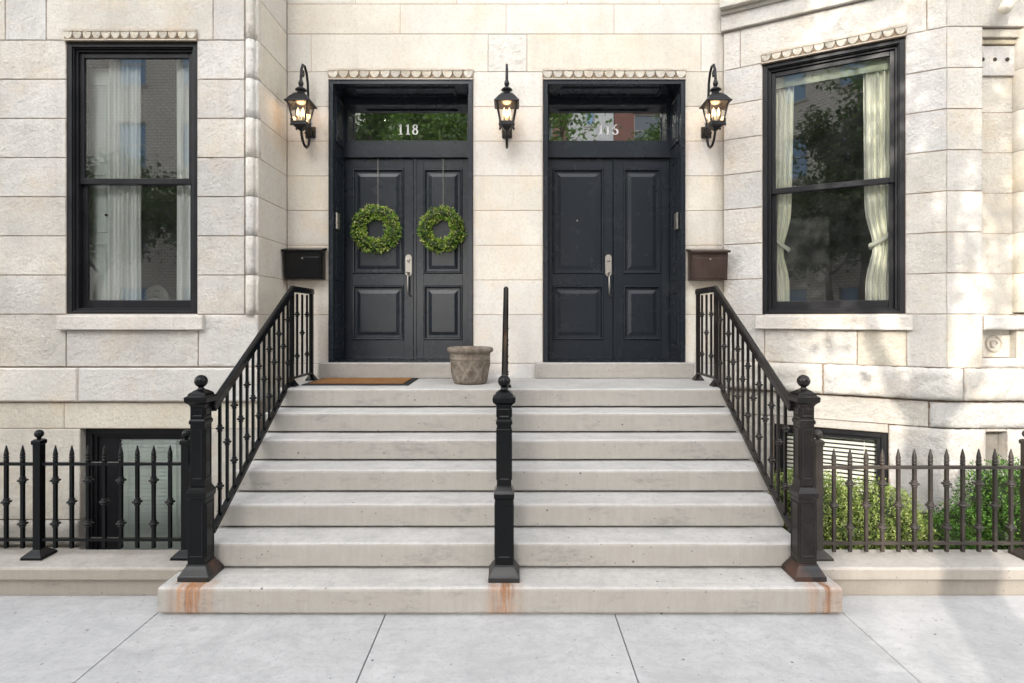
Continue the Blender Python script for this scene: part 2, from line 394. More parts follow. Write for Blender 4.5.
# ------------------------------------------------------------------ wall frames
FL = Fr(0, 5.58, 1, 0)                 # projecting left wing
FRET = Fr(-2.444, 5.58, 0, 1)          # its return into the porch
FD = Fr(0, 6.30, 1, 0)                 # entrance wall
FB = Fr(2.29, 6.28, 1.70, -.96)        # slanting face of the bay
BL = math.hypot(1.70, .96)
FE = Fr(3.99, 5.32, 1, 0)              # front face of the bay
FB2 = Fr(6.20, 5.32, 1.70, .96)
class PathFr:                                          # follows the bay foot round its corner
    def p(s, u, z, n=0.0):
        w = min(1.0, max(0.0, (u - BL + .07) / .14)); nx, ny = FB.n[0] * (1 - w) + FE.n[0] * w, FB.n[1] * (1 - w) + FE.n[1] * w
        l = math.hypot(nx, ny); nx, ny = nx / l, ny / l
        b = FB.p(u, z) if u < BL else FE.p(u - BL, z)
        cut = .012 * max(0, 1 - abs(u - BL) / .07)
        return (b[0] + nx * (n - cut), b[1] + ny * (n - cut), z)
BP = PathFr()
def zr(n): return 1.935 + .377 * n

def tg(base=1.0, var=.05, warm=.0):
    k = base * (1 + rnd.uniform(-var, var) * 1.5); w = warm + rnd.uniform(-.02, .045)
    return (k * (1 + w * .4), k, k * (1 - w))

house = thing('stone_rowhouse', 'pale limestone rowhouse front with two dark double doors and a slanting bay', 'house', (0, 6.3, 0))

# ---- left wing
mb = MB(); fr = FL
kw = dict(rough=.009, res=.024, freq=10, chip=.004)
LW0, LW1 = -4.291, -3.031
def rows_left():
    for n in range(7):
        a, b = zr(n), zr(n + 1)
        e = -5.25 - .35 * (n % 2)
        mb.block(fr, -7.6, e, a, b, tint=tg(1, .04), rough=.004, res=.2)
        mb.block(fr, e, LW0, a, b, tint=tg(1, .05), **kw)
        mb.block(fr, LW1, -2.572, a, b, tint=tg(1, .05), **kw)
rows_left()
a, b = zr(7), 5.20
for u0, u1 in ((-7.6, -6.1), (-6.1, X(5, 5.58)), (X(5, 5.58), X(46, 5.58)), (X(46, 5.58), X(213, 5.58)), (X(213, 5.58), -2.572)):
    if u0 < -4.5 and u1 > -3: pass
    mb.block(fr, u0, u1, a, b, tint=tg(1.0, .05), rough=.007, res=.03, freq=10, chip=.004)
for k, (a, b) in enumerate(((5.20, 5.60), (5.60, 6.0), (6.0, 6.5), (6.5, 7.1))):
    for u in range(5): mb.block(fr, -7.6 + u + .15 * (k % 2) * (u > 0), min(-2.572, -6.6 + u + .15 * (k % 2)) if u < 4 else -2.572, a, b, tint=tg(1, .05), rough=.006, res=.2)
a, b = 1.430, zr(0)
mb.block(fr, -7.6, -5.6, a, b, tint=tg(), rough=.004, res=.2)
mb.block(fr, -5.6, LW0, a, b, tint=tg(1.0), rough=.012, res=.026, freq=8, chip=.006)
mb.block(fr, LW0, -3.02, a, 1.785, tint=tg(.97), rough=.012, res=.026, freq=12, chip=.005)
mb.block(fr, LW0, -3.02, 1.785, zr(0) + .005, tint=tg(.9), rough=.002, res=.3)
mb.block(fr, -3.02, -2.444, a, b, tint=tg(1.0), rough=.013, res=.026, freq=9, chip=.006)
# below the water table
mb.block(fr, -7.6, -5.9, .835, 1.088, tint=tg(.95, warm=.05), rough=.003, res=.2)
mb.block(fr, -5.9, -4.31, .835, 1.088, tint=tg(.98, warm=.12), rough=.003, res=.04)
mb.block(fr, -4.31, -2.444, .835, 1.088, tint=tg(1.0, warm=.06), rough=.003, res=.04)
BW0, BW1, BZ0, BZ1 = -4.156, -3.10, -.60, .835
mb.block(fr, -7.6, -5.6, -.04, .835, tint=tg(.95, warm=.06), rough=.003, res=.2)
mb.block(fr, -5.6, BW0, -.04, .835, tint=tg(.97, warm=.05), rough=.006, res=.04, depth=.2)
mb.block(fr, BW1, -2.444, -.04, .835, tint=tg(.95, warm=.05), rough=.006, res=.05, depth=.2)
for u0, u1 in ((-7.6, -6.2), (-6.2, -5.1), (-5.1, BW0)):
    mb.block(fr, u0, u1, -.30, -.04, tint=tg(.72), rough=.024, bulge=.05, res=.035, freq=7, chip=.01, depth=.2)
    mb.block(fr, u0, u1, -.62, -.30, tint=tg(.72), rough=.024, bulge=.05, res=.06, freq=7, chip=.01, depth=.2)
mb.block(fr, BW1, -2.444, -.62, -.04, tint=tg(.85), rough=.02, bulge=.03, res=.05, depth=.2)
mb.block(fr, BW0, BW1, -.62, BZ0, tint=tg(.8), rough=.01, res=.08, depth=.2)
mb.build('wall', GREY, house, label='rough faced grey limestone wing left of the doors')
# bead moulding down the corner
mb = MB()
zs = [1.93] + [zr(n) for n in range(1, 8)] + [5.2, 5.6, 6.0, 6.5, 7.1]
for a, b in zip(zs[:-1], zs[1:]):
    t = tg(1.0, .04); prof = []
    for k in range(9):
        th = math.pi * k / 8
        prof.append((-2.515 - .040 * math.cos(th), .012 * 1 + .028 * math.sin(th)))
    pts = [(-2.572, -.02), (-2.572, -.012), (-2.556, -.012)] + prof + [(-2.474, -.006), (-2.462, -.002), (-2.448, -.004), (-2.444, -.012), (-2.444, -.06)]
    vs = []; nz = 5
    for j in range(nz):
        zz = a + .003 + (b - a - .006) * j / (nz - 1)
        for i, (u, n) in enumerate(pts):
            q = .0035 * noise.noise(Vector((u * 30, zz * 14, 3)))
            vs.append(FL.p(u, zz, n + q))
    m = len(pts)
    mb.add(vs, [(j * m + i, j * m + i + 1, (j + 1) * m + i + 1, (j + 1) * m + i) for j in range(nz - 1) for i in range(m - 1)] + [tuple(range(m - 1, -1, -1)), tuple((nz - 1) * m + i for i in range(m))], t, True)
mb.fbox(FL, -2.572, -2.45, 1.93, 7.1, -.016, -.06, (MORT, MORT * .74, MORT * .55))
mb.build('corner_moulding', GREY, house)
# water table
def band(mb, fr, cuts, z0, z1, proj, rough, tb=1.0, **k):
    for a, b in zip(cuts[:-1], cuts[1:]):
        mb.block(fr, a, b, z0, z1, proj=proj, rough=rough, tint=tg(tb, .04), bev=.014, **k)
mb = MB(); band(mb, FL, [-7.6, -6.0, X(77, 5.54), -2.42], 1.096, 1.425, .04, .004, 1.05, res=.035)
mb.build('water_table', GREY, house)
# ---- return wall
mb = MB(); rows_e = [zr(n) for n in range(8)] + [4.985, 5.31, 5.72, 6.1, 6.6, 7.1]
for a, b in zip(rows_e[:-1], rows_e[1:]): mb.block(FRET, .004, .718, a, b, rough=.0015, res=.12, tint=tg(.95, .03, .07), bev=.003, gap=.0025)
mb.block(FRET, .004, .718, 1.43, zr(0), rough=.0015, res=.12, tint=tg(1, .03, .07), bev=.003)
mb.block(FRET, .004, .718, .3, 1.43, rough=.002, res=.12, tint=tg(.95, .03, .07), bev=.003)
mb.block(FRET, .004, .718, -.62, .3, rough=.002, res=.12, tint=tg(.9, .03, .07), bev=.003)
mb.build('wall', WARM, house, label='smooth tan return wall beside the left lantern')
# ---- entrance wall
D1 = (-1.988, -.424); D2 = (.337, 1.879); DZ0, DZ1 = 1.42, 4.485
mb = MB(); sm = dict(rough=.0018, res=.07, bev=.003, gap=.0028)
EC = 2.31
for n in range(7):
    a, b = zr(n), zr(n + 1)
    if n == 6: b0 = b
    mb.block(FD, -2.444, D1[0], a, b, tint=tg(.98, .045, .05), **sm)
    mb.block(FD, D1[1], D2[0], a, b, tint=tg(1.0, .035, .03), **sm)
    mb.block(FD, D2[1], EC, a, b, tint=tg(.99, .04, .04), **sm)
cl = [-2.444, X(311, 6.3), X(488, 6.3), X(527, 6.3), X(701, 6.3), EC]
for i, (u0, u1) in enumerate(zip(cl[:-1], cl[1:])):
    if i == 2: mb.block(FD, u0, u1, zr(7), 4.985, rough=.012, res=.025, freq=16, tint=tg(1.03))
    else: mb.block(FD, u0, u1, zr(7), 4.985, tint=tg(.99, .03, .04), **sm)
for k, (a, b) in enumerate(((4.985, 5.31), (5.31, 5.72), (5.72, 6.1), (6.1, 6.6), (6.6, 7.1))):
    cl = [-2.444, X(400, 6.3), X(506, 6.3), X(614, 6.3), EC] if k % 2 == 0 else [-2.444, -1.7, -.6, .6, 1.6, EC]
    for u0, u1 in zip(cl[:-1], cl[1:]): mb.block(FD, u0, u1, a, b, tint=tg(1.0, .03, .04), **sm)
for u0, u1 in ((-2.444, D1[0]), (D1[1], D2[0]), (D2[1], EC)):
    mb.block(FD, u0, u1, 1.406, zr(0), tint=tg(1.0, .03, .03), rough=.003, res=.03, freq=9, bev=.004)
    mb.block(FD, u0, u1, 1.10, 1.406, tint=tg(1.04, .03), rough=.012, res=.03, freq=14, bev=.006)
    mb.block(FD, u0, u1, -.62, 1.10, tint=tg(.9, .03), rough=.004, res=.2)
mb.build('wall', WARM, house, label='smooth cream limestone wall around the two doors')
# ---- bay
RW0, RW1 = .39, 1.635
mb = MB(); bk = dict(rough=.006, res=.026, freq=11, chip=.003)
for n in range(7):
    a, b = zr(n), zr(n + 1)
    mb.block(FB, .0, RW0, a, b, tint=tg(1.0, .045), **bk)
    mb.block(FB, RW1, BL, a, b, tint=tg(1.0, .045), **bk)
cl = [0, .17, 1.80, BL]
for u0, u1 in zip(cl[:-1], cl[1:]): mb.block(FB, u0, u1, zr(7), 4.985, tint=tg(1.02, .03), **bk)
mb.block(FB, 0, RW0 + .02, 1.44, zr(0), tint=tg(1.0), rough=.008, res=.03)
mb.block(FB, RW0 + .02, 1.245, 1.44, 1.785, tint=tg(1.0), rough=.020, res=.022, freq=11, chip=.006)
mb.block(FB, 1.245, RW1 + .01, 1.44, 1.785, tint=tg(.92, warm=.12), rough=.012, res=.03, freq=11)
mb.block(FB, RW0 + .02, RW1 + .01, 1.785, zr(0) + .005, tint=tg(.9), rough=.002, res=.3)
mb.block(FB, RW1 + .01, BL, 1.44, zr(0), tint=tg(1.0), rough=.004, res=.03)
for a, b in ((5.20, 5.6), (5.6, 6.1), (6.1, 6.6), (6.6, 7.1)): mb.block(FB, 0, BL, a, b, tint=tg(), rough=.004, res=.15)
# front face of the bay
E1, E2, E3, E4 = .33, .655, .93, 2.21
for n in range(7):
    a, b = zr(n), zr(n + 1)
    mb.block(FE, 0, E1, a, b, tint=tg(1.04, .04), **bk)
    if n > 0: mb.block(FE, E3, E4, a, b, tint=tg(1.0, .04), rough=.005, res=.08)
for a, b in zip([zr(7), 5.2, 5.6, 6.1, 6.6], [5.2, 5.6, 6.1, 6.6, 7.1]): mb.block(FE, 0, E4, a, b, tint=tg(1.03, .03), rough=.005, res=.05)
mb.block(FE, 0, E1, 1.44, zr(0), tint=tg(1.0, .03, .05), rough=.003, res=.03)
mb.block(FE, E3, E4, 1.44, zr(1), tint=tg(1.0, .03), rough=.004, res=.08)
for n in range(7): mb.block(FE, E1, E3, zr(n), zr(n + 1), proj=-.10, tint=tg(1.0, .02, .07), rough=.0015, res=.1, bev=.002, depth=.2)
mb.block(FE, E1, E2 + .02, 1.53, zr(0), proj=-.10, tint=tg(1.05, .02), rough=.01, res=.025, depth=.2)
mb.block(FE, E2, E3, 1.44, zr(0), proj=-.02, tint=tg(.98, .02, .07), rough=.002, res=.1, depth=.2)
for n in range(9):
    a, b = zr(n - 1) + .0, zr(n)
    mb.block(FB2, 0, BL, a, b, tint=tg(), rough=.005, res=.15)
    mb.block(FD, 7.9, 11, a, b, tint=tg(), rough=.005, res=.3)
mb.build('wall', GREY, house, label='pale limestone bay wall right of the doors')
# carved pieces in the recess
mb = MB()
mb.block(FE, E1 + .003, E2 + .05, zr(7) - .085, zr(7) - .003, proj=-.03, rough=.008, res=.02, tint=tg(1.0, .02, .1))
mb.block(FE, E1 + .003, E2 + .05, zr(7) - .135, zr(7) - .088, proj=-.055, rough=.008, res=.02, tint=tg(.92, .02, .2))
mb.block(FE, E1 + .003, E2 + .05, zr(7) - .42, zr(7) - .138, proj=-.075, rough=.004, res=.03, tint=tg(1.06, .02))
for k in range(3):
    u = E1 + .055 + k * .115; z = zr(7) - .27
    mb.lathe([(.018, 0), (.018, .004)], (0, 0, 0), 12, (.12, .10, .08))
    cnt = 26
    vs = mb.v[-24:]; del mb.v[-24:]
    for v in vs: mb.v.append(FE.p(u + v[0], z + v[1], -.0725 + v[2]))
mb.build('carved_panel', GREY, house)
mb = MB()
mb.block(FE, E1 + .003, E2 + .20, 1.79, 1.92, proj=.02, rough=.016, res=.02, tint=tg(1.08, .02), bev=.012)
mb.block(FE, E1 + .003, E2 + .10, 1.442, 1.53, proj=-.02, rough=.016, res=.02, tint=tg(1.08, .02), bev=.012)
pts = [FE.p(E1 + .18 + .07 * math.cos(t * math.pi / 12), 1.66 + .07 * math.sin(t * math.pi / 12), -.093) for t in range(25)]
mb.tube(pts, .010, 6, (.9, .85, .78))
mb.tube([FE.p(E1 + .18 + .03 * math.cos(t * math.pi / 8), 1.66 + .03 * math.sin(t * math.pi / 8), -.093) for t in range(13)], .008, 6, (.9, .85, .78))
mb.build('niche_sill', GREY, house)
mb = MB()
c = FE.p(E2 + .18, 0, -.08); zz = [1.95] + [zr(n) for n in range(1, 7)] + [zr(7) - .01]
for a, b in zip(zz[:-1], zz[1:]): mb.lathe([(.150, a + .002), (.152, a + .006), (.152, b - .006), (.150, b - .002)], (c[0], c[1], 0), 28, tg(.98, .02, .08))
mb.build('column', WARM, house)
# string course of the bay
mb = MB()
for fr_, L in ((FB, BL + .02), (FE, E4), (FB2, BL)):
    for (z0, z1, p) in ((4.988, 5.035, .045), (5.035, 5.16, .03), (5.16, 5.20, .06), (5.20, 5.30, .13)):
        mb.block(fr_, -.02 if fr_ is FB else 0, L, z0, z1, proj=p, rough=.006, res=.05, tint=tg(.95, .03), gap=.0005)
mb.build('string_course', GREY, house)
# bay foot: rock-faced band and courses
mb = MB()
RZ = dict(res=.022, freq=9, chip=.012)
band(mb, BP, [0, .95, BL + .118, BL + 1.1, BL + E4], 1.140, 1.445, .05, .02, 1.03, bulge=.025, **RZ)
band(mb, FB2, [0, 1.0, BL], 1.140, 1.445, .05, .02, 1.03, res=.1)
mb.build('water_table', ROCK, house)
mb = MB()
for u0, u1, bg in ((0, .82, 0), (.82, 1.815, 0), (1.815, BL + .9, .02), (BL + .9, BL + E4, .02)): mb.block(BP, u0, u1, .885, 1.13, proj=.01, rough=.012, bulge=bg, tint=tg(1.0, .04), **RZ)
QW0, QW1, QZ0, QZ1 = .50, 1.50, .05, .80
mb.block(FB, 0, QW0, -.62, .885, rough=.012, bulge=.01, tint=tg(.95), **RZ)
mb.block(FB, QW0, QW1, QZ1, .885, proj=.004, rough=.004, tint=tg(.95), res=.05, depth=.2)
mb.block(FB, QW0, QW1, -.62, QZ0, rough=.004, tint=tg(.9), res=.1)
VU0, VU1, VZ0, VZ1 = X(988, 5.3) - 3.99, X(1009, 5.3) - 3.99, .50, .855
mb.block(BP, QW1, BL + VU0, -.62, .885, rough=.020, bulge=.014, tint=tg(.97), depth=.2, **RZ)
mb.block(FE, VU1, E4, -.62, .885, rough=.020, bulge=.012, tint=tg(.97), **RZ)
mb.block(FE, VU0, VU1, VZ1, .885, rough=.003, res=.1, tint=tg(.9))
mb.block(FE, VU0, VU1, -.62, VZ0, rough=.01, res=.05, tint=tg(.95))
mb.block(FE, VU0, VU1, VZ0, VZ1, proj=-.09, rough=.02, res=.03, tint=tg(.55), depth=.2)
mb.block(FB2, 0, BL, -.62, 1.13, rough=.01, res=.1, tint=tg(.95)); mb.block(FD, 7.9, 11, -.62, zr(-1), rough=.01, res=.3, tint=tg(.95))
mb.build('foundation', ROCK, house)
mb = MB(); mb.box(-7.6, 11, 6.9, 15, 7.06, 7.1); mb.box(-7.6, 11, 14.9, 15, -.6, 7.06); mb.box(-7.6, -7.5, 5.7, 14.9, -.6, 7.06); mb.box(10.9, 11, 6.4, 14.9, -.6, 7.06)
mb.build('roof', EARTH, house)

# scalloped trim above an opening
def scallops(fr, u0, u1, z0, z1, count, base):
    mb = MB(); t = (.96, .88, .78)
    mb.fbox(fr, u0, u1, z1 - .022, z1, base + .030, base - .05, t)
    mb.fbox(fr, u0, u1, z0, z1 - .022, base + .006, base - .05, (.58, .46, .35))  # recess coloured darker, painting the shade between the scallops
    mb.fbox(fr, u0, u1, z0 - .001, z0 + .011, base + .022, base + .0062, t)
    w = (u1 - u0) / count
    for i in range(count):
        c = u0 + w * (i + .5); h = z1 - .022 - z0; vs = []; seg = 10
        for n, k in ((base + .006, 1.0), (base + .024, .92)):
            for j in range(seg + 1):
                th = math.pi + math.pi * j / seg
                vs.append(fr.p(c + w * .5 * k * math.cos(th), z1 - .0225 + (h - .012) * k * math.sin(th), n))
        m = seg + 1
        mb.add(vs, [(j, j + 1, m + j + 1, m + j) for j in range(seg)] + [tuple(m + j for j in range(m))], tg(.95, .10, .08))
    return mb.build('scalloped_lintel', GREY, house)
scallops(FL, X(65, 5.58), X(197.5, 5.58), 4.562, 4.668, 14, .004)
scallops(FB, RW0 - .012, RW1 + .012, 4.562, 4.668, 13, .004)
scallops(FD, D1[0] - .006, D1[1] + .006, 4.485, 4.598, 14, .003)
scallops(FD, D2[0] - .006, D2[1] + .006, 4.485, 4.598, 14, .003)
# sills
for fr_, u0, u1 in ((FL, X(56, 5.53), X(202.5, 5.53)), (FB, RW0 - .07, RW1 + .055)):
    mb = MB(); mb.block(fr_, u0, u1, 1.785, 1.922, proj=.055, rough=.003, res=.04, tint=(1.1, 1.08, 1.06), bev=.008, depth=.14, gap=0.0)
    mb.fbox(fr_, u0 + .01, u1 - .01, 1.905, 1.93, .045, -.10, (1.1, 1.08, 1.06))
    mb.build('window_sill', GREY, house)
# thresholds
for u0, u1 in ((-2.085, -.345), (.245, 1.965)):
    mb = MB(); mb.block(FD, u0, u1, 1.25, 1.416, proj=.055, rough=.003, res=.04, tint=(1, 1, 1), bev=.008, depth=.1, gap=0.0)
    mb.box(u0 + .004, u1 - .004, 6.253, 6.80, 1.395, 1.4195); mb.build('threshold', STEP, house)

# ------------------------------------------------------------------ rooms and windows
def room(fr, u0, u1, z0, z1, dep=2.6, near=-.24):
    mb = MB(); a, b = u0, u1
    P = lambda u, z, n: fr.p(u, z, n)
    c = [P(a, z0, near), P(b, z0, near), P(b, z0, -dep), P(a, z0, -dep), P(a, z1, near), P(b, z1, near), P(b, z1, -dep), P(a, z1, -dep)]
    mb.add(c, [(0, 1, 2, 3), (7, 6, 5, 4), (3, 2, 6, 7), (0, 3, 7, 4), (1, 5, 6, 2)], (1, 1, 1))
    return mb.build('room', ROOM, house)
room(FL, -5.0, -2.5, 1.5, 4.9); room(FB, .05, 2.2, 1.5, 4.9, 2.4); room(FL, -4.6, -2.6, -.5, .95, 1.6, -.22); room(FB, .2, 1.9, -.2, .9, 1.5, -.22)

def sash_window(fr, u0, u1, z0, z1, lab):
    mb = MB()
    mb.frame(fr, u0, u1, z0, z1, .046, -.012, -.20, wb=.035)
    mb.frame(fr, u0 + .046, u1 - .046, z0 + .035, z1 - .046, .010, -.028, -.20)
    mb.frame(fr, u0 + .056, u1 - .056, z0 + .045, z1 - .056, .022, -.050, -.20, wb=.02)
    w = mb.build('window', FRAME, house, .003, label=lab)
    a, b, za, zb = u0 + .078, u1 - .078, z0 + .065, z1 - .078
    zm = 3.235
    mb = MB(); mb.frame(fr, a, b, zm - .03, zb, .042, -.072, -.105, wb=.055, wt=.05); mb.build('upper_sash', FRAME, w, .004)
    mb = MB(); mb.frame(fr, a, b, za, zm + .02, .048, -.108, -.145, wb=.08, wt=.05)
    mb.fbox(fr, (a + b) / 2 - .03, (a + b) / 2 + .03, zm + .0205, zm + .034, -.108, -.14)
    mb.build('lower_sash', FRAME, w, .004)
    for nm, n, c0, c1, e in (('upper_pane', -.09, zm + .02, zb - .045, .04), ('lower_pane', -.127, za + .075, zm - .025, .045)):
        mb = MB(); mb.add([fr.p(a + e, c0, n), fr.p(b - e, c0, n), fr.p(b - e, c1, n), fr.p(a + e, c1, n)], [(0, 1, 2, 3)]); mb.build(nm, GLASS, w)
    return w
sash_window(FL, LW0, LW1, 1.93, 4.56, 'dark sash window left of the doors')
sash_window(FB, RW0, RW1, 1.93, 4.56, 'dark sash window in the slanting bay')

# basement windows
mb = MB(); mb.frame(FL, BW0 + .006, BW1 - .006, BZ0 + .006, BZ1 - .008, .06, -.07, -.2)
mb.frame(FL, BW0 + .066, BW1 - .066, BZ0 + .066, BZ1 - .068, .03, -.095, -.2)
mb.fbox(FL, BW0 + .096, BW0 + .27, BZ0 + .096, BZ1 - .098, -.12, -.2)
mb.frame(FL, BW0 + .27, BW1 - .096, BZ0 + .096, BZ1 - .098, .03, -.12, -.2)
w = mb.build('window', FRAME, house, .003, label='dark basement window behind the left fence')
mb = MB(); mb.add([FL.p(BW0 + .30, BZ0 + .12, -.13), FL.p(BW1 - .12, BZ0 + .12, -.13), FL.p(BW1 - .12, BZ1 - .12, -.13), FL.p(BW0 + .30, BZ1 - .12, -.13)], [(0, 1, 2, 3)]); mb.build('pane', BGLASS, w)
mb = MB(); mb.frame(FB, QW0 + .006, QW1 - .006, QZ0 + .006, QZ1 - .006, .05, -.03, -.2)
mb.frame(FB, QW0 + .056, QW1 - .056, QZ0 + .056, QZ1 - .056, .035, -.06, -.2)
w = mb.build('window', FRAME, house, .003, label='dark basement window behind the right fence')
mb = MB(); mb.add([FB.p(QW0 + .08, QZ0 + .08, -.11), FB.p(QW1 - .08, QZ0 + .08, -.11), FB.p(QW1 - .08, QZ1 - .08, -.11), FB.p(QW0 + .08, QZ1 - .08, -.11)], [(0, 1, 2, 3)]); mb.build('pane', BGLASS, w)

# ------------------------------------------------------------------ entrance doors
def numeral(mb, fr, ch, u, z, h, n0):
    def stroke(pts, ws):                                # flat ribbon of varying width, n0 front
        vs = []; m = len(pts)
        for i in range(m):
            a = Vector(pts[max(i - 1, 0)]); b = Vector(pts[min(i + 1, m - 1)]); d = (b - a).normalized(); s = Vector((-d.y, d.x)) * ws[i] * h / 2
            p = Vector(pts[i]) * h
            for q in (p + s, p - s): vs.append(fr.p(u + q.x, z + q.y, n0))
        mb.add(vs, [(2 * i, 2 * i + 1, 2 * i + 3, 2 * i + 2) for i in range(m - 1)])
    if ch == '1':
        stroke([(0, .0), (0, 1)], [.17, .17]); stroke([(-.2, .025), (.2, .025)], [.07, .07]); stroke([(-.2, .8), (0, .96)], [.06, .10])
    else:
        def loop(cx, cy, rx, ry, thick):
            k = 20; stroke([(cx + rx * math.cos(2 * math.pi * i / k), cy + ry * math.sin(2 * math.pi * i / k)) for i in range(k + 1)], [.06 + thick * abs(math.cos(2 * math.pi * i / k)) for i in range(k + 1)])
        if ch == '8': loop(0, .27, .22, .24, .11); loop(0, .75, .18, .2, .09)
        if ch == '6':
            loop(0, .29, .23, .26, .12)
            stroke([(-.225, .27), (-.225, .45), (-.17, .66), (-.05, .86), (.16, 1.0)], [.18, .19, .18, .14, .07])

def entrance(u0, u1, split, digits, centre, lab):
    fr = FD; mb = MB()
    c = .045
    mb.frame(fr, u0 + .003, u1 - .003, DZ0 + .002, DZ1 - .003, c, .018, -.46, wb=.006)     # outer casing and lining
    mb.frame(fr, u0 + .003, u1 - .003, DZ0 + .002, DZ1 - .003, .012, .028, .0181, wb=.002)
    i0, i1 = u0 + c + .003, u1 - c - .003; zt = DZ1 - c - .003
    for frj, flip in ((Fr(i0, 6.3, 0, 1), 1), (Fr(i1, 6.72, 0, -1), -1)):
        for za, zb in ((1.56, 2.20), (2.32, 3.66), (3.84, 4.36)):
            mb.ring(frj, .07 if flip > 0 else .05, .37 if flip > 0 else .35, za, zb, [(0, .0005), (0, .012), (.02, .012), (.032, .003), (.06, .003), (.075, .008)])
    so = [(i0 + .16, i1 - .16, 6.38, 6.62)]
    for (a, b, ya, yb) in so:
        for q in ((a, b, ya, ya + .025), (a, b, yb - .025, yb), (a, a + .025, ya + .025, yb - .025), (b - .025, b, ya + .025, yb - .025)): mb.box(*q, zt - .014, zt - .0005)
    # back frame: head, transom bar, side stiles
    mb.fbox(fr, i0, i1, 4.365, zt, -.405, -.46)
    mb.fbox(fr, i0, i1, 3.755, 3.93, -.395, -.46); mb.fbox(fr, i0, i1, 3.93, 3.95, -.405, -.46); mb.fbox(fr, i0, i1, 3.752, 3.78, -.385, -.395)
    mb.fbox(fr, i0, i0 + .045, 3.95, 4.365, -.405, -.46); mb.fbox(fr, i1 - .045, i1, 3.95, 4.365, -.405, -.46)
    e = mb.build('entrance_door', NAVY, house, .003, label=lab)
    a, b = i0 + .045, i1 - .045
    mb = MB(); mb.add([fr.p(a, 3.95, -.435), fr.p(b, 3.95, -.435), fr.p(b, 4.365, -.435), fr.p(a, 4.365, -.435)], [(0, 1, 2, 3)]); mb.build('transom_pane', TGLASS, e)
    mb = MB(); sp = .084
    for k, ch in enumerate(digits): numeral(mb, fr, ch, centre + (k - (len(digits) - 1) / 2) * sp, 4.030, .118, -.4325)
    mb.build('house_number', WHITE, e)
    for (l0, l1, s0, s1) in ((i0 + .002, split - .003, .085, .105), (split + .003, i1 - .002, .115, .10)):
        mb = MB(); n0, n1 = -.43, -.475; zb, zt2 = 1.428, 3.748
        p0, p1 = l0 + s0, l1 - s1; zz = ((1.645, 2.278), (2.414, 3.634))
        mb.fbox(fr, l0, p0, zb, zt2, n0, n1); mb.fbox(fr, p1, l1, zb, zt2, n0, n1)
        mb.fbox(fr, p0, p1, zb, zz[0][0], n0, n1); mb.fbox(fr, p0, p1, zz[0][1], zz[1][0], n0, n1); mb.fbox(fr, p0, p1, zz[1][1], zt2, n0, n1)
        for za, zb_ in zz: mb.ring(fr, p0, p1, za, zb_, [(0, n0 - .004), (.0, n0 + .004), (.008, n0 + .013), (.020, n0 + .012), (.032, n0 - .014), (.055, n0 - .014), (.095, n0 - .003)])
        if l0 > split: mb.fbox(fr, l0, l0 + .035, zb, zt2, n0 + .014, n0)
        if l0 < split: mb.fbox(fr, l0, l1, zb, zb + .02, n0 + .012, n0)
        mb.build('door_leaf', NAVY, e, .002)
    # handle set
    hu = split - .055; mb = MB(); pts = []
    for k in range(9): th = math.pi * k / 8; pts.append((hu + .036 * math.cos(th), 2.60 + .036 * math.sin(th)))
    for k in range(5): th = math.pi + math.pi * k / 4; pts.append((hu + .036 * math.cos(th) * (1 if k in (0, 4) else .7), 2.41 + .034 * math.sin(th)))
    m = len(pts); vs = [fr.p(q[0], q[1], -.424) for q in pts] + [fr.p(q[0], q[1], -.416) for q in pts]
    mb.add(vs, [tuple(m + i for i in range(m))] + [(i, (i + 1) % m, m + (i + 1) % m, m + i) for i in range(m)])
    P = lambda u, z, n: fr.p(hu + u, z, n)
    mb.tube([P(0, 2.40, -.416), P(0, 2.395, -.375), P(0, 2.36, -.362), P(0, 2.28, -.36), P(0, 2.20, -.365), P(.006, 2.175, -.38), P(.02, 2.16, -.408), P(.025, 2.155, -.43)], [.010, .010, .010, .014, .010, .009, .010, .012], 10)
    mb.tube([P(0, 2.425, -.418), P(0, 2.43, -.385), P(0, 2.425, -.365)], [.012, .010, .016], 8)
    mb.tube([P(0, 2.565, -.418), P(0, 2.565, -.404)], [.017, .015], 12)
    mb.build('handle', STEEL, e, 0)
    return e, i0, i1
e1, a0, a1 = entrance(D1[0], D1[1], -1.143, '118', -1.208, 'left dark double door numbered 118 with two wreaths')
e2, b0, b1 = entrance(D2[0], D2[1], 1.172, '116', 1.115, 'right dark double door with a bare pair of leaves')
for e, uu, sgn in ((e1, a0, 1), (e2, b1, -1)):
    mb = MB(); x0, x1 = sorted((uu + sgn * .0125, uu + sgn * .030))
    mb.box(x0, x1, 6.345, 6.44, 2.875, 3.055); x0, x1 = sorted((uu + sgn * .030, uu + sgn * .033)); mb.box(x0, x1, 6.365, 6.42, 2.96, 3.03, (.4, .4, .4))
    mb.build('intercom', STEEL, e, .003)
mb = MB(); p = FD.p(X(577, 6.73), Z(221, 6.73), -.43)
mb.tube([(p[0], p[1], p[2]), (p[0], p[1] - .012, p[2])], .012, 12); mb.build('door_viewer', STEEL, e2)

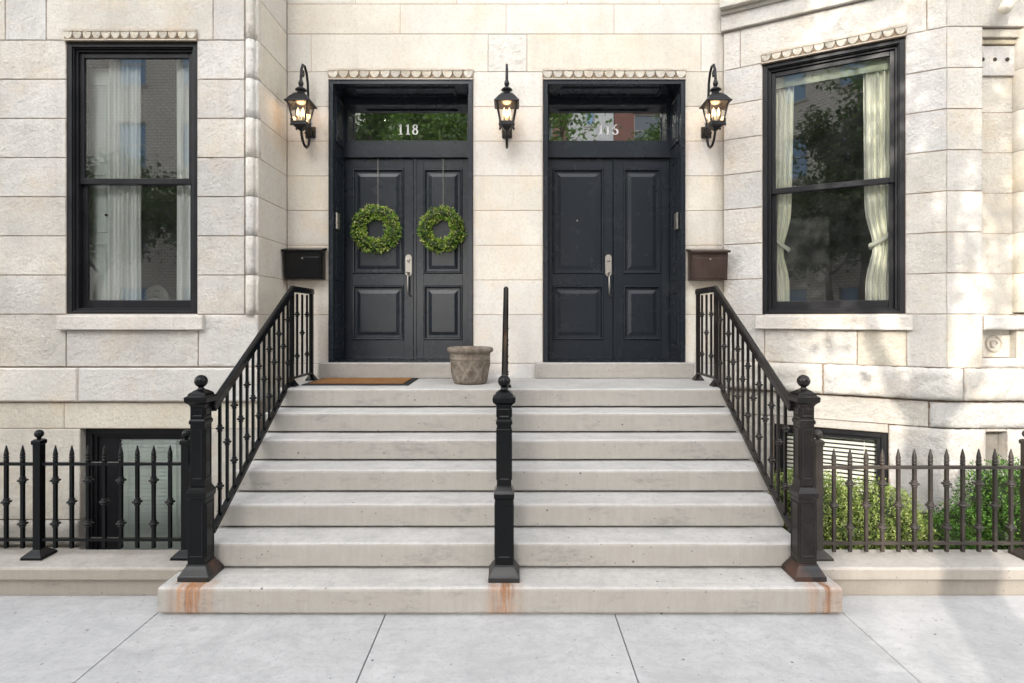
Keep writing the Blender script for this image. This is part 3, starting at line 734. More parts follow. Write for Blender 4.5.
# ------------------------------------------------------------------ curtains, blinds
def drape(name, mat, fr, n, z0, z1, ufun, folds, amp, lab, cat, group=None, sub=None):
    mb = MB(); nu, nz = folds * 8, 30; vs = []
    ph = rnd.uniform(0, 6)
    for j in range(nz + 1):
        t = j / nz; z = z0 + (z1 - z0) * t; a, b = ufun(t)
        for i in range(nu + 1):
            k = i / nu; wob = math.sin(k * folds * 2 * math.pi + ph + .5 * math.sin(t * 3)) + .45 * math.sin(k * folds * 4.6 + ph * 2 + t)
            vs.append(fr.p(a + (b - a) * k, z, n + amp * wob))
    w = nu + 1
    mb.add(vs, [(j * w + i, j * w + i + 1, (j + 1) * w + i + 1, (j + 1) * w + i) for j in range(nz) for i in range(nu)], (1, 1, 1), True)
    o = mb.build(name, mat); tag(o, lab, cat, group); return o
drape('curtain', SHEER, FL, -.20, 1.75, 4.75, lambda t: (X(110, 5.78), X(141, 5.78)), 7, .022, 'wide sheer white curtain in the left half of the left window', 'curtain')
drape('curtain', SHEER, FL, -.20, 1.75, 4.75, lambda t: (X(177, 5.78), -3.0), 4, .022, 'narrow white curtain at the right edge of the left window', 'curtain')
def pinch(t, z0=1.75, z1=4.42, zt=2.62):
    z = z0 + (z1 - z0) * t; return math.exp(-((z - zt) / .22) ** 2)
drape('curtain', CREAM, FB, -.20, 1.75, 4.42, lambda t: (.44, .68 - .07 * pinch(t) - .05 * (1 - t)), 5, .022, 'cream tied back curtain at the left side of the bay window', 'curtain')
drape('curtain', CREAM, FB, -.20, 1.75, 4.42, lambda t: (1.30 + .07 * pinch(t) + .02 * (1 - t), 1.60), 6, .022, 'cream tied back curtain at the right side of the bay window', 'curtain')
for nm, ua, ub, lab in (('curtain_tie', .47, .63, 'cloth tie around the left cream curtain'), ('curtain_tie', 1.36, 1.59, 'cloth tie around the right cream curtain')):
    mb = MB(); up = ub if ua < 1 else ua; dn = ua if ua < 1 else ub
    mb.tube([FB.p(dn, 2.78, -.172), FB.p((up + dn) / 2, 2.68, -.160), FB.p(up, 2.62, -.165), FB.p(up, 2.60, -.24)], .022, 8, (1, 1, 1)); tag(mb.build(nm, CREAM), lab, 'curtain tie')
mb = MB()
for k in range(4): mb.fbox(FB, RW0 + .08, RW1 - .08, 4.335 + k * .09, 4.424 + k * .09, -.155 - .006 * (k % 2), -.165 - .006 * (k % 2))
tag(mb.build('roman_shade', SHADE), 'green fabric shade pulled up at the top of the bay window', 'shade')
# shutter and cushions behind the left window
mb = MB(); a, b = X(78, 5.82), X(113, 5.82)
mb.fbox(FL, a, b, 1.7, 4.4, -.235, -.26)
for za, zb in ((1.85, 2.65), (2.75, 3.35), (3.45, 4.25)): mb.ring(FL, a + .05, b - .05, za, zb, [(0, -.2348), (.006, -.222), (.02, -.222), (.03, -.233)])
sh = mb.build('shutter', m_paint('pale_green_white_paint', (.74, .80, .76), .5, .1, .3), None, .003)
tag(sh, 'pale panelled shutter at the left edge inside the left window', 'shutter')
mb = MB(); p = FL.p(X(112.5, 5.82) - .05, 2.93, -.235); mb.tube([(p[0], p[1], p[2]), (p[0], p[1] - .02, p[2])], [.010, .014], 10); mb.build('knob', BLACKBOX, sh)
mb = MB()
for k in range(4):
    pts = []
    for i in range(9):
        t = i / 8; pts.append((X(141 + 27 * t - k * 1.2 * t, 6.2), 6.22 + .02 * k, 1.99 + .055 * k + .10 * math.sin(t * math.pi * .85) * (.6 + .14 * k) - .10 * t * t))
    mb.tube(pts, [.012] + [.030] * 7 + [.012], 8, (1, 1, 1))
tag(mb.build('folded_blanket', SHEER), 'white folded blanket stack low in the left window', 'blanket')
# venetian blinds
def blind(fr, u0, u1, z0, z1, n, step, mat, lab, tilt):
    b = MB(); z = z0
    while z < z1:
        vs = [fr.p(u0, z, n), fr.p(u1, z, n), fr.p(u1, z + step * tilt, n - .022), fr.p(u0, z + step * tilt, n - .022)]
        b.add(vs + [(v[0], v[1], v[2] + .003) for v in vs], [(0, 1, 2, 3), (7, 6, 5, 4), (0, 4, 5, 1), (3, 2, 6, 7)]); z += step
    for k in (.15, .85): b.fbox(fr, u0 + (u1 - u0) * k - .004, u0 + (u1 - u0) * k + .004, z0, z1, n + .004, n + .002)
    o = b.build('venetian_blind', mat); return tag(o, lab, 'blind')
blind(FL, BW0 + .27, BW1 - .10, BZ0 + .10, BZ1 - .10, -.140, .040, BLIND, 'pale green blind closed in the left basement window', .82)
blind(FB, QW0 + .06, QW1 - .06, QZ0 + .08, QZ1 - .075, -.15, .042, WBLIND, 'white slatted blind in the right basement window', .45)

# ------------------------------------------------------------------ stairs
stairs = thing('front_steps', 'seven broad worn concrete front steps climbing from the pavement to both doors', 'steps', (0, 5.0, 0))
RISE = .178
def dstep(k): return 3.70 + .277 * (k - 1)
for k in range(1, 8):
    y0 = dstep(k); y1 = 6.29 if k == 7 else dstep(k + 1) + .06
    tt = (k - 2) / 5.0
    xa, xb = -2.165 - .005 * tt, 1.992 + .003 * tt
    if k == 1: xa, xb, y1 = -2.26, 2.107, 3.935
    zb, zt = RISE * (k - 1) + .017, RISE * k
    prof = [(y1, zb), (y0 + .006, zb), (y0, zb + .008), (y0, zt - .022), (y0 + .004, zt - .010), (y0 + .012, zt - .003), (y0 + .024, zt), (y0 + .10, zt), (y0 + .18, zt + .0), (y1, zt + .001)]
    nx = 90; vs = []; mb = MB(); m = len(prof)
    xs = [xa + (xb - xa) * i / nx for i in range(nx + 1)]
    for i, x in enumerate(xs):
        for j, (y, z) in enumerate(prof):
            d = .0025 * noise.noise(Vector((x * 3.1, k * 7.7, j * .21))) + .0012 * noise.noise(Vector((x * 15, k * 3.3, j * .5)))
            e = noise.noise(Vector((x * 7.0, k * 5.1, 2.2))); ch = .008 * max(0, e - .35) if 3 <= j <= 5 else 0
            vs.append((x, y + (d if 1 <= j <= 6 else 0) + ch, z + (d if j >= 4 else 0) - ch))
    mb.add(vs, [(i * m + j, i * m + j + 1, (i + 1) * m + j + 1, (i + 1) * m + j) for i in range(nx) for j in range(m - 1)], (1, 1, 1), False)
    mb.add([(xa, y, z) for y, z in prof] + [(xb, y, z) for y, z in prof], [tuple(range(m - 1, -1, -1)), tuple(range(m, 2 * m))])
    if k == 1:
        mb.box(xa + .02, xb - .02, 3.725, 3.93, -.02, .012); mb.box(-2.158, 1.984, 3.9355, 4.10, .02, RISE + .0005)
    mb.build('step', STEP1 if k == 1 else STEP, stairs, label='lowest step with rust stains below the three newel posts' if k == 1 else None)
mb = MB()
for k in range(1, 8):
    y0 = dstep(k) + .045; tt = (k - 2) / 5.0
    if k == 1: mb.box(-2.16, 1.985, 3.94, 6.29, -.60, .012)
    else: mb.box(-2.155, 1.982, y0, 6.285 - .001 * k, RISE * (k - 1) - .06, RISE * (k - 1) + .018)
    if k > 1: mb.box(-2.15, 1.977, y0 + .04, 6.28 - .001 * k, RISE * (k - 1) + .018, RISE * k - .03)
mb.build('stair_core', SOIL_AND_SHADE, stairs)  # dark material paints the shadow line in the groove under each step

# ------------------------------------------------------------------ iron railings
BAR_COLLAR = lambda r: [(.010, -.026), (r * .62, -.022), (r * .62, -.016), (r * .45, -.012), (r * .82, -.007), (r, -.003), (r, .003), (r * .82, .007), (r * .45, .012), (r * .62, .016), (r * .62, .022), (.010, .026)]
def newel(parent, x, y, z0, mat):
    c = (x, y, z0); mb = MB()
    mb.stack([(.064, .085), (.059, .10), (.059, .525), (.066, .535), (.068, .565), (.058, .585), (.050, .60), (.0475, .612), (.0475, 1.015), (.054, 1.022), (.054, 1.042), (.0475, 1.05), (.0475, 1.135), (.055, 1.15), (.074, 1.168), (.076, 1.198), (.060, 1.208), (.056, 1.222), (.035, 1.238), (.022, 1.246)], c)
    for f in (Fr(x, y - .0, 1, 0), Fr(x, y, 0, 1), Fr(x, y, -1, 0), Fr(x, y, 0, -1)):
        for za, zb, h in ((.14, .50, .059), (.65, .99, .0475), (1.065, 1.125, .0475)):
            mb.ring(f, -h + .010, h - .010, z0 + za, z0 + zb, [(0, h), (.0, h + .003), (.004, h + .006), (.009, h + .004), (.013, h + .0008)])
    nw = mb.build('newel_post', mat, parent, .0025)
    mb = MB(); mb.lathe([(.024, 1.240), (.024, 1.25), (.016, 1.256), (.018, 1.262)] + [(.042 * math.sin(math.pi * k / 14), 1.300 - .042 * math.cos(math.pi * k / 14)) for k in range(2, 14)] + [(.0, 1.342)], c, 20)
    mb.build('ball_finial', mat, nw)
    mb = MB(); mb.stack([(.102, 0), (.102, .032), (.096, .038), (.078, .070), (.066, .088), (.066, .098)], c); mb.build('base_plate', RUSTY, nw, .003)
    return nw

def baluster_mesh(mat, L, two, w=.018, r=.029):
    mb = MB(); mb.stack([(w / 2, -L * .5), (w / 2, L * .5)])
    for q in ((.25, -.26) if two else (.02,)): mb.lathe(BAR_COLLAR(r), (0, 0, L * q), 12)
    return mb

def stair_railing(x0, y0, xA, x1, y1, mat, lab):
    base = RISE
    t = thing('stair_railing', lab, 'railing', (x0, y0, base))
    newel(t, x0, y0, base, mat)
    yA = 3.935; zA = 1.288; zB = 2.168; yE = 6.085; lo = -.838
    mb = MB(); mb.beam((xA, yA, zA), (x1, y1 + .02, zB + .01), .048, .055); mb.beam((xA, yA, zA + .030), (x1, y1 + .02, zB + .040), .034, .012)
    mb.beam((x1, y1 - .005, zB + .005), (x1, yE + .03, zB + .004), .048, .05); mb.beam((x1, y1, zB + .034), (x1, yE + .03, zB + .033), .034, .012)
    mb.build('handrail', mat, t, .006)
    mb = MB(); mb.beam((xA, yA, zA + lo), (x1, y1, zB + lo), .038, .035); mb.beam((x1, y1 + .02, 1.325), (x1, yE + .01, 1.325), .036, .022)
    mb.build('bottom_rail', mat, t, .003)
    n = 13; L = -lo - .045; protos = []
    for two in (True, False):
        o = baluster_mesh(mat, L, two).build('baluster', mat); o.parent = t; protos.append(o)
    used = [False, False]
    for k in range(n):
        f = (k + 1) / (n + 1); y = yA + (y1 - yA) * f; x = xA + (x1 - xA) * f; z = zA + (zB - zA) * f + lo / 2
        i = k % 2; o = protos[i]
        if used[i]: o = o.copy(); COL.objects.link(o); o.parent = t
        used[i] = True; o.location = (x - x0, y - y0, z - base)
    pr = []
    for two in (True, False):
        o = baluster_mesh(mat, zB - 1.37, two).build('baluster', mat); o.parent = t; pr.append(o)
    us = [False, False]
    for k in range(3):
        i = k % 2; o = pr[i]
        if us[i]: o = o.copy(); COL.objects.link(o); o.parent = t
        us[i] = True; o.location = (x1 - x0, y1 + (yE + .01 - y1) * (k + 1) / 4 - y0, (zB + 1.325) / 2 - .01 - base)
    for yy, zz in ((y1, 1.246), (yE, 1.246)):
        mb = MB(); mb.stack([(.050, 0), (.050, .012), (.044, .02), (.027, .05), (.021, .062), (.0185, .07), (.0185, zB - zz - .02)], (x1, yy, zz)); mb.build('post', mat, t, .002)
    return t
stair_railing(-2.080, 3.88, -2.035, -2.105, 5.545, IRON, 'black iron stair railing on the left with ball topped newel')
stair_railing(1.953, 3.885, 1.905, 1.952, 5.545, IRONB, 'iron stair railing on the right by the shrubs, coloured brownish as if sunlit')
# centre railing (no return at the top)
t = thing('stair_railing', 'black iron centre railing dividing the steps in two, seen end on', 'railing', (-.052, 3.87, RISE))
newel(t, -.052, 3.87, RISE, IRON)
yA, y1 = 3.915, 5.5; zA = 1.288; zB = 2.165
mb = MB(); mb.beam((-.052, yA, zA), (-.056, y1, zB), .048, .055); mb.beam((-.052, yA, zA + .030), (-.056, y1, zB + .03), .034, .012); mb.build('handrail', IRON, t, .006)
mb = MB(); mb.beam((-.052, yA, zA - .838), (-.056, y1, zB - .838), .030, .035); mb.build('bottom_rail', IRON, t, .003)
protos = [baluster_mesh(IRON, .77, tw).build('baluster', IRON) for tw in (True, False)]
for o in protos: o.parent = t
for k in range(12):
    f = (k + 1) / 13; o = protos[k % 2]
    if k > 1: o = o.copy(); COL.objects.link(o); o.parent = t
    o.location = (-.004 * f, yA + (y1 - yA) * f - 3.87, zA + (zB - zA) * f - .419 - RISE)
mb = MB(); mb.stack([(.05, 0), (.05, .012), (.027, .05), (.0185, .07), (.0185, zB - 1.246 - .02)], (-.056, y1 - .02, 1.246)); mb.build('post', IRON, t, .002)

# ------------------------------------------------------------------ fences on their plinths
def plinth(x0, x1, lab, cuts):
    t = thing('kerb_wall', lab, 'low wall', ((x0 + x1) / 2, 4.1, 0))
    f = Fr(0, 3.98, 1, 0); mb = MB()
    for a, b in zip(cuts[:-1], cuts[1:]): mb.block(f, a, b, -.3, .108, rough=.003, res=.06, tint=tg(.93, .03), depth=.28, gap=.001)
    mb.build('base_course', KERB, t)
    mb = MB()
    for a, b in zip(cuts[:-1], cuts[1:]):
        n = 40; prof = [(4.25, .116), (3.947, .116), (3.940, .124), (3.940, .188), (3.946, .197), (3.958, .201), (4.25, .203), (4.255, .116)]
        vs = []; m = len(prof)
        for i in range(n + 1):
            x = a + .001 + (b - a - .002) * i / n
            for j, (y, z) in enumerate(prof):
                d = .002 * noise.noise(Vector((x * 5, j * .3, 9)))
                vs.append((x, y + d, z + d))
        mb.add(vs, [(i * m + j, i * m + j + 1, (i + 1) * m + j + 1, (i + 1) * m + j) for i in range(n) for j in range(m - 1)] + [tuple(range(m - 1, -1, -1)), tuple(n * m + j for j in range(m))], tg(1, .03))
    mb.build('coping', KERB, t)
    return t
plinth(-7.6, -2.172, 'low concrete kerb wall under the left iron fence', [-7.6, -6.0, -4.3, -2.172])
plinth(1.998, 9.0, 'low concrete kerb wall under the right iron fence', [1.998, 4.6, 6.8, 9.0])

def fence(posts, zoff, mat, per, lab, ystart=4.13, flip=()):
    t = thing('iron_fence', lab, 'fence', (posts[0], ystart, .2 + zoff))
    zb = .2
    mb = MB(); mb.beam((posts[0], ystart, .862 + zoff), (posts[-1], ystart, .862 + zoff), .030, .022); mb.build('top_rail', mat, t, .003)
    mb = MB(); mb.beam((posts[0], ystart, .325 + zoff), (posts[-1], ystart, .325 + zoff), .030, .022); mb.build('bottom_rail', mat, t, .003)
    p = None
    for x in posts:
        if p is None:
            mb = MB(); mb.stack([(.026, .05), (.026, .80), (.033, .805), (.033, .83), (.02, .84)], (x, ystart, zb)); p = mb.build('post', mat, t, .002)
            mb = MB(); mb.lathe([(.016, .838), (.012, .846)] + [(.030 * math.sin(math.pi * k / 10), .876 - .030 * math.cos(math.pi * k / 10)) for k in range(2, 10)] + [(0, .906)], (x, ystart, zb), 16); mb.build('ball_finial', mat, p)
            mb = MB(); mb.stack([(.075, .003), (.075, .018), (.066, .028), (.036, .055), (.030, .062)], (x, ystart, zb)); mb.build('base_plate', mat, p, .003)
        else:
            q = copy_tree(p, t); q.location = (x - posts[0], 0, 0)
    pk = []
    for two in (True, False):
        mb = MB(); mb.stack([(.0105, .262 + zoff), (.0105, .90 + zoff)], (posts[0], ystart, 0))
        for z in ((.745, .437) if two else (.592,)): mb.lathe(BAR_COLLAR(.034), (posts[0], ystart, z + zoff), 12)
        o = mb.build('picket', mat, t, 0); 
        mb = MB(); mb.lathe([(.012, .880), (.017, .884), (.017, .892), (.011, .896), (.011, .900), (.0175, .905), (.0175, .914), (.012, .918), (.0165, .924), (.0165, .93), (.012, .955), (.005, .985), (.004, .992), (0, .994)], (posts[0], ystart, zoff), 10)
        mb.build('spear_tip', mat, o); pk.append(o)
    first = [True, True]
    for s, (a, b) in enumerate(zip(posts[:-1], posts[1:])):
        for j in range(1, per + 1):
            x = a + (b - a) * j / (per + 1); i = (j + (1 if s in flip else 0) + (0 if per == 8 else 1)) % 2
            i = 1 - i
            o = pk[i] if first[i] else copy_tree(pk[i], t)
            first[i] = False; o.location = (x - posts[0], 0, 0)
    return t
fence([-2.318 - 1.0495 * k for k in range(6)][::-1], 0.0, IRON, 8, 'black spear topped iron fence left of the steps', flip=(3,))
fence([2.172 + 1.487 * k for k in range(5)], -.022, IRONF, 12, 'spear topped iron fence right of the steps in front of shrubs, coloured as if sunlit', 4.12)

# ------------------------------------------------------------------ lanterns
def lantern(mat, x):
    z0 = 3.80
    t = thing('wall_lantern', 'x', 'lantern', (x, 6.30, z0))
    P = lambda n, z, u=0: (x + u, 6.30 - n, z)
    O = .30
    mb = MB(); mb.box(x - .055, x + .055, 6.275, 6.298, 3.80, 3.92); mb.stack([(.03, 0), (.03, .08)], (x, 6.262, 3.80)); mb.build('back_plate', mat, t, .006)
    mb = MB()
    arm = [P(.04, 3.85), P(.07, 3.93), P(.085, 4.05), P(.085, 4.22), P(.10, 4.36), P(.135, 4.45), P(.19, 4.50), P(.25, 4.49), P(.29, 4.42), P(.30, 4.36), P(.30, 4.26)]
    mb.tube(arm, .014, 8)
    mb.tube([P(.245 + .045 * math.cos(a) * (1 - k / 26), 4.40 + .045 * math.sin(a) * (1 - k / 26)) for k, a in enumerate([i * .45 for i in range(20)])], .008, 6)
    tail = [P(.05, 3.81), P(.05, 3.76), P(.08, 3.70), P(.14, 3.66), P(.20, 3.665), P(.25, 3.70), P(.28, 3.75), P(.295, 3.795)]
    mb.tube(tail, .014, 8)
    mb.tube([P(.13 + .04 * math.cos(a) * (1 - k / 26), 3.80 + .04 * math.sin(a) * (1 - k / 26)) for k, a in enumerate([i * .45 for i in range(20)])], .008, 6)
    mb.build('scroll_arm', mat, t)
    c = (x, 6.30 - O, -.08)
    mb = MB(); mb.lathe([(.012, 4.40), (.022, 4.375), (.028, 4.355), (.022, 4.335), (.014, 4.325), (.030, 4.315), (.056, 4.295), (.060, 4.285), (.040, 4.275), (.034, 4.262), (.045, 4.25)], c, 16)
    mb.stack([(.045, 4.245), (.052, 4.243), (.085, 4.205), (.118, 4.155), (.128, 4.150), (.128, 4.136), (.108, 4.134)], c)
    mb.build('roof', mat, t, .002)
    mb = MB(); ht, hb = .098, .063; zt, zb = 4.055, 3.865
    for i, j in ((-1, -1), (1, -1), (1, 1), (-1, 1)): mb.beam((x + i * ht, c[1] + j * ht, zt), (x + i * hb, c[1] + j * hb, zb), .013, .013)
    mb.stack([(.070, 3.925), (.070, 3.950), (.060, 3.950)], c); mb.stack([(.016, 3.868), (.022, 3.873), (.05, 3.905), (.074, 3.914), (.074, 3.926)], c)
    for i, j in ((-1, -1), (1, -1), (1, 1), (-1, 1)): mb.lathe([(0, 3.895), (.010, 3.902), (.012, 3.912), (.008, 3.92), (.008, 3.962), (.010, 3.970), (0, 3.980)], (x + i * .073, c[1] + j * .073, -.08), 8)
    mb.build('cage', mat, t, .001)
    for k in range(4):
        q = [(-1, -1), (1, -1), (1, 1), (-1, 1), (-1, -1)]
        (i, j), (i2, j2) = q[k], q[k + 1]
        mb = MB(); mb.add([(x + i * hb * .97, c[1] + j * hb * .97, zb), (x + i2 * hb * .97, c[1] + j2 * hb * .97, zb), (x + i2 * ht * .97, c[1] + j2 * ht * .97, zt), (x + i * ht * .97, c[1] + j * ht * .97, zt)], [(0, 1, 2, 3)]); mb.build('glass_pane', LGLASS, t)
    for k in range(3):
        an = R(90 + 120 * k); cx, cy = x + .030 * math.cos(an), c[1] + .030 * math.sin(an)
        mb = MB(); mb.lathe([(.010, 3.95), (.010, 4.012)], (cx, cy, -.08), 10); cd = mb.build('candle', CANDLE, t)
        mb = MB(); mb.lathe([(.006, 4.012), (.013, 4.028), (.016, 4.045), (.011, 4.07), (.004, 4.095), (0, 4.105)], (cx, cy, -.08), 10); mb.build('bulb', BULB, cd)
    t.location.z = 3.85
    return t
LANT = m_paint('lantern_iron', (.008, .008, .010), .36, .3, .3, (.06, .055, .05))
xs = (X(311, 6.3), -.054, 2.105)
labs = ('lit black wall lantern left of the door numbered 118', 'lit black wall lantern on the pillar between the two doors', 'lit black wall lantern right of the right door beside the bay')
l0 = lantern(LANT, xs[0]); ls = [l0] + [copy_tree(l0, None, (x, 6.30, 3.85)) for x in xs[1:]]
for o, lb in zip(ls, labs): tag(o, lb, 'lantern', 'lit lanterns beside the doors')
for x in xs:
    ld = bpy.data.lights.new('lantern_glow', 'POINT'); ld.energy = 2.4; ld.color = (1, .62, .32); ld.shadow_soft_size = .05
    lo = bpy.data.objects.new('lantern_glow', ld); COL.objects.link(lo); lo.location = (x, 6.0, 4.075)

# ------------------------------------------------------------------ mailboxes
def mailbox(x0, x1, z0, z1, mat, lab):
    t = thing('mailbox', lab, 'mailbox', ((x0 + x1) / 2, 6.3, z0)); yf, yb = 6.135, 6.297
    mb = MB()
    mb.hexa([(x0, yf + .02, z0), (x1, yf + .02, z0), (x1, yb, z0), (x0, yb, z0), (x0, yf, z1 - .05), (x1, yf, z1 - .05), (x1, yb, z1 - .02), (x0, yb, z1 - .02)])
    f = Fr(0, yf, 1, 0)
    mb.hexa([(x0 + .02, yf + .012, z0 + .015), (x1 - .02, yf + .012, z0 + .015), (x1 - .02, yf + .03, z0 + .015), (x0 + .02, yf + .03, z0 + .015), (x0 + .02, yf - .008, z1 - .105), (x1 - .02, yf - .008, z1 - .105), (x1 - .02, yf + .01, z1 - .105), (x0 + .02, yf + .01, z1 - .105)])
    mb.build('box', mat, t, .004)
    mb = MB(); mb.hexa([(x0 - .018, yf - .03, z1 - .052), (x1 + .018, yf - .03, z1 - .052), (x1 + .018, yb, z1 - .018), (x0 - .018, yb, z1 - .018), (x0 - .018, yf - .03, z1 - .028), (x1 + .018, yf - .03, z1 - .028), (x1 + .018, yb, z1 + .012), (x0 - .018, yb, z1 + .012)]); mb.build('lid', mat, t, .004)
    mb = MB(); xc = (x0 + x1) / 2; mb.tube([(xc, yf + .01, z1 - .12), (xc, yf - .012, z1 - .12)], .009, 12); mb.build('lock', STEEL, t)
mailbox(X(284, 6.14), X(321, 6.14), Z(279, 6.14), Z(247, 6.14), BLACKBOX, 'black metal mailbox on the wall left of the left door')
mailbox(X(692, 6.14), X(728, 6.14), Z(280, 6.14), Z(248, 6.14), BRONZE, 'brown bronze mailbox on the wall right of the right door')

# ------------------------------------------------------------------ pot, mat, wreaths
px, py, pz = X(470, 5.78), 5.80, 1.2485
mb = MB(); seg = 72; prof = [(.150, 0), (.160, .006), (.170, .03), (.180, .08), (.188, .13), (.193, .18), (.197, .225), (.198, .235), (.203, .240), (.203, .252), (.200, .257), (.202, .30), (.207, .306), (.222, .315), (.229, .330), (.229, .345), (.220, .358), (.205, .362), (.190, .358), (.182, .34), (.180, .30), (.17, .29), (0, .29)]
fine = []
for (r0, z0), (r1, z1) in zip(prof[:-1], prof[1:]):
    st = max(1, int(abs(z1 - z0) / .012))
    for i in range(st): fine.append((r0 + (r1 - r0) * i / st, z0 + (z1 - z0) * i / st))
fine.append(prof[-1]); vs = []; tn = []
def lattice(th, z):
    a = (th / (2 * math.pi) * 9 + z / .20) % 1.0; b = (th / (2 * math.pi) * 9 - z / .20) % 1.0
    return max(0, 1 - min(a, 1 - a) / .14, 1 - min(b, 1 - b) / .14)
for r, z in fine:
    for k in range(seg):
        th = 2 * math.pi * k / seg; d = .0055 * lattice(th, z) if .02 < z < .235 else 0
        d += .003 * noise.noise(Vector((math.cos(th) * 3, math.sin(th) * 3, z * 14)))
        rr = r + (d if r > .1 and z < .37 else 0); vs.append((px + rr * math.cos(th), py + rr * math.sin(th), pz + z))
n = len(fine)
for i in range(n - 1):
    z = fine[i][1]
    for k in range(seg):
        k2 = (k + 1) % seg; th = 2 * math.pi * (k + .5) / seg
        l = lattice(th, z) if .02 < z < .235 and i < n * .7 else .5
        c = .74 + .30 * l; c = c * (.85 if z < .03 else 1.0)
        mb.add([], []); mb.f.append([i * seg + k, i * seg + k2, (i + 1) * seg + k2, (i + 1) * seg + k]); mb.t.append((c, c, c)); mb.s.append(True)
mb.v = vs; mb.f.append([k for k in range(seg - 1, -1, -1)]); mb.t.append((.5, .5, .5)); mb.s.append(False)
pot = mb.build('plant_pot', POT); tag(pot, 'empty grey brown pot with lattice relief standing on the top landing', 'pot')

t = thing('doormat', 'brown coir doormat with black border before the left door', 'doormat', (-1.5, 5.9, 1.248))
mb = MB(); xa0, xa1, ya, yb = -2.04, -1.0, 5.60, 6.235
mb.hexa([(xa0, ya, 1.248), (xa1, ya, 1.248), (xa1, yb, 1.248), (xa0, yb, 1.248), (xa0 + .01, ya + .01, 1.258), (xa1 - .01, ya + .01, 1.258), (xa1 - .01, yb - .01, 1.258), (xa0 + .01, yb - .01, 1.258)]); mb.build('border', RUBBER, t)
mb = MB(); g = 60; vs = []
for j in range(31):
    for i in range(g + 1): vs.append((xa0 + .06 + (xa1 - xa0 - .12) * i / g, ya + .06 + (yb - ya - .12) * j / 30, 1.264 + rnd.uniform(0, .004)))
mb.add(vs, [(j * (g + 1) + i, j * (g + 1) + i + 1, (j + 1) * (g + 1) + i + 1, (j + 1) * (g + 1) + i) for j in range(30) for i in range(g)])
mb.box(xa0 + .06, xa1 - .06, ya + .06, yb - .06, 1.2585, 1.2635); mb.build('coir_pile', COIR, t)

def leaf(mb, p, d, up, l, w, tint):                       # folded pointed leaf
    d = d.normalized(); s = d.cross(up)
    if s.length < 1e-3: s = d.cross(Vector((.3, .5, .8)))
    s.normalize(); nn = s.cross(d)
    a = p; m = p + d * l * .5; e = p + d * l
    mb.add([tuple(a), tuple(m + s * w / 2 + nn * w * .15), tuple(e), tuple(m - s * w / 2 + nn * w * .15)], [(0, 1, 2), (0, 2, 3)], tint)
def rv(): 
    while True:
        v = Vector((rnd.uniform(-1, 1), rnd.uniform(-1, 1), rnd.uniform(-1, 1)))
        if .05 < v.length < 1: return v.normalized()
def wreath(cx, cz, Rm, r, seed, lab, top):
    t = thing('wreath', lab, 'wreath', (cx, 6.70, cz)); mb = MB(); cy = 6.675
    mb.tube([(cx + Rm * math.cos(a), cy, cz + Rm * math.sin(a)) for a in [2 * math.pi * k / 40 for k in range(41)]], r * .55, 8, (.03, .05, .016))
    for k in range(2300):
        a = rnd.uniform(0, 2 * math.pi); b = rnd.uniform(0, 2 * math.pi)
        lump = 1 + .38 * noise.noise(Vector((math.cos(a) * 3 + seed, math.sin(a) * 3, 0)))
        rr = r * rnd.uniform(.5, 1.0) * lump
        rad = Vector((math.cos(a), 0, math.sin(a))); tang = Vector((-math.sin(a), 0, math.cos(a)))
        Rv = Rm * (1 + .07 * noise.noise(Vector((math.cos(a) * 1.6 + seed * 3, math.sin(a) * 1.6, 7))) + (.05 * rnd.random() if rnd.random() < .12 else 0)); off = rad * math.cos(b) * rr + Vector((0, -1, 0)) * math.sin(b) * rr * .75
        p = Vector((cx, cy, cz)) + rad * Rv + off
        if p.y > 6.72: continue
        d = (off.normalized() * .8 + tang * rnd.uniform(-.6, .9) + rv() * .7)
        g = rnd.random(); patch = noise.noise(Vector((math.cos(a) * 2.2 + seed, math.sin(a) * 2.2, 4)))
        if g + patch * .5 < .45: c = (.15, .31, .04)
        elif g < .8: c = (.36, .46, .07)
        else: c = (.62, .60, .24)
        k_ = rnd.uniform(.6, 1.25); leaf(mb, p, d, rv(), rnd.uniform(.022, .036), rnd.uniform(.013, .02), tuple(x * k_ for x in c))
    mb.build('leaf_ring', LEAF, t)
    mb = MB(); mb.box(cx + .012, cx + .018, 6.711, 6.714, cz + Rm + .0, top); mb.tube([(cx + .015, 6.70, cz + Rm + .03), (cx + .015, 6.705, cz + Rm + .09)], .008, 6); mb.build('hanging_string', STRING, t)
wreath(X(376, 6.68), Z(229, 6.68), .200, .082, 1.0, 'green leaf wreath on the wide left leaf of the left door', 3.745)
wreath(X(441.5, 6.68), Z(229.5, 6.68), .190, .078, 6.0, 'green leaf wreath on the narrow right leaf of the left door', 3.745)

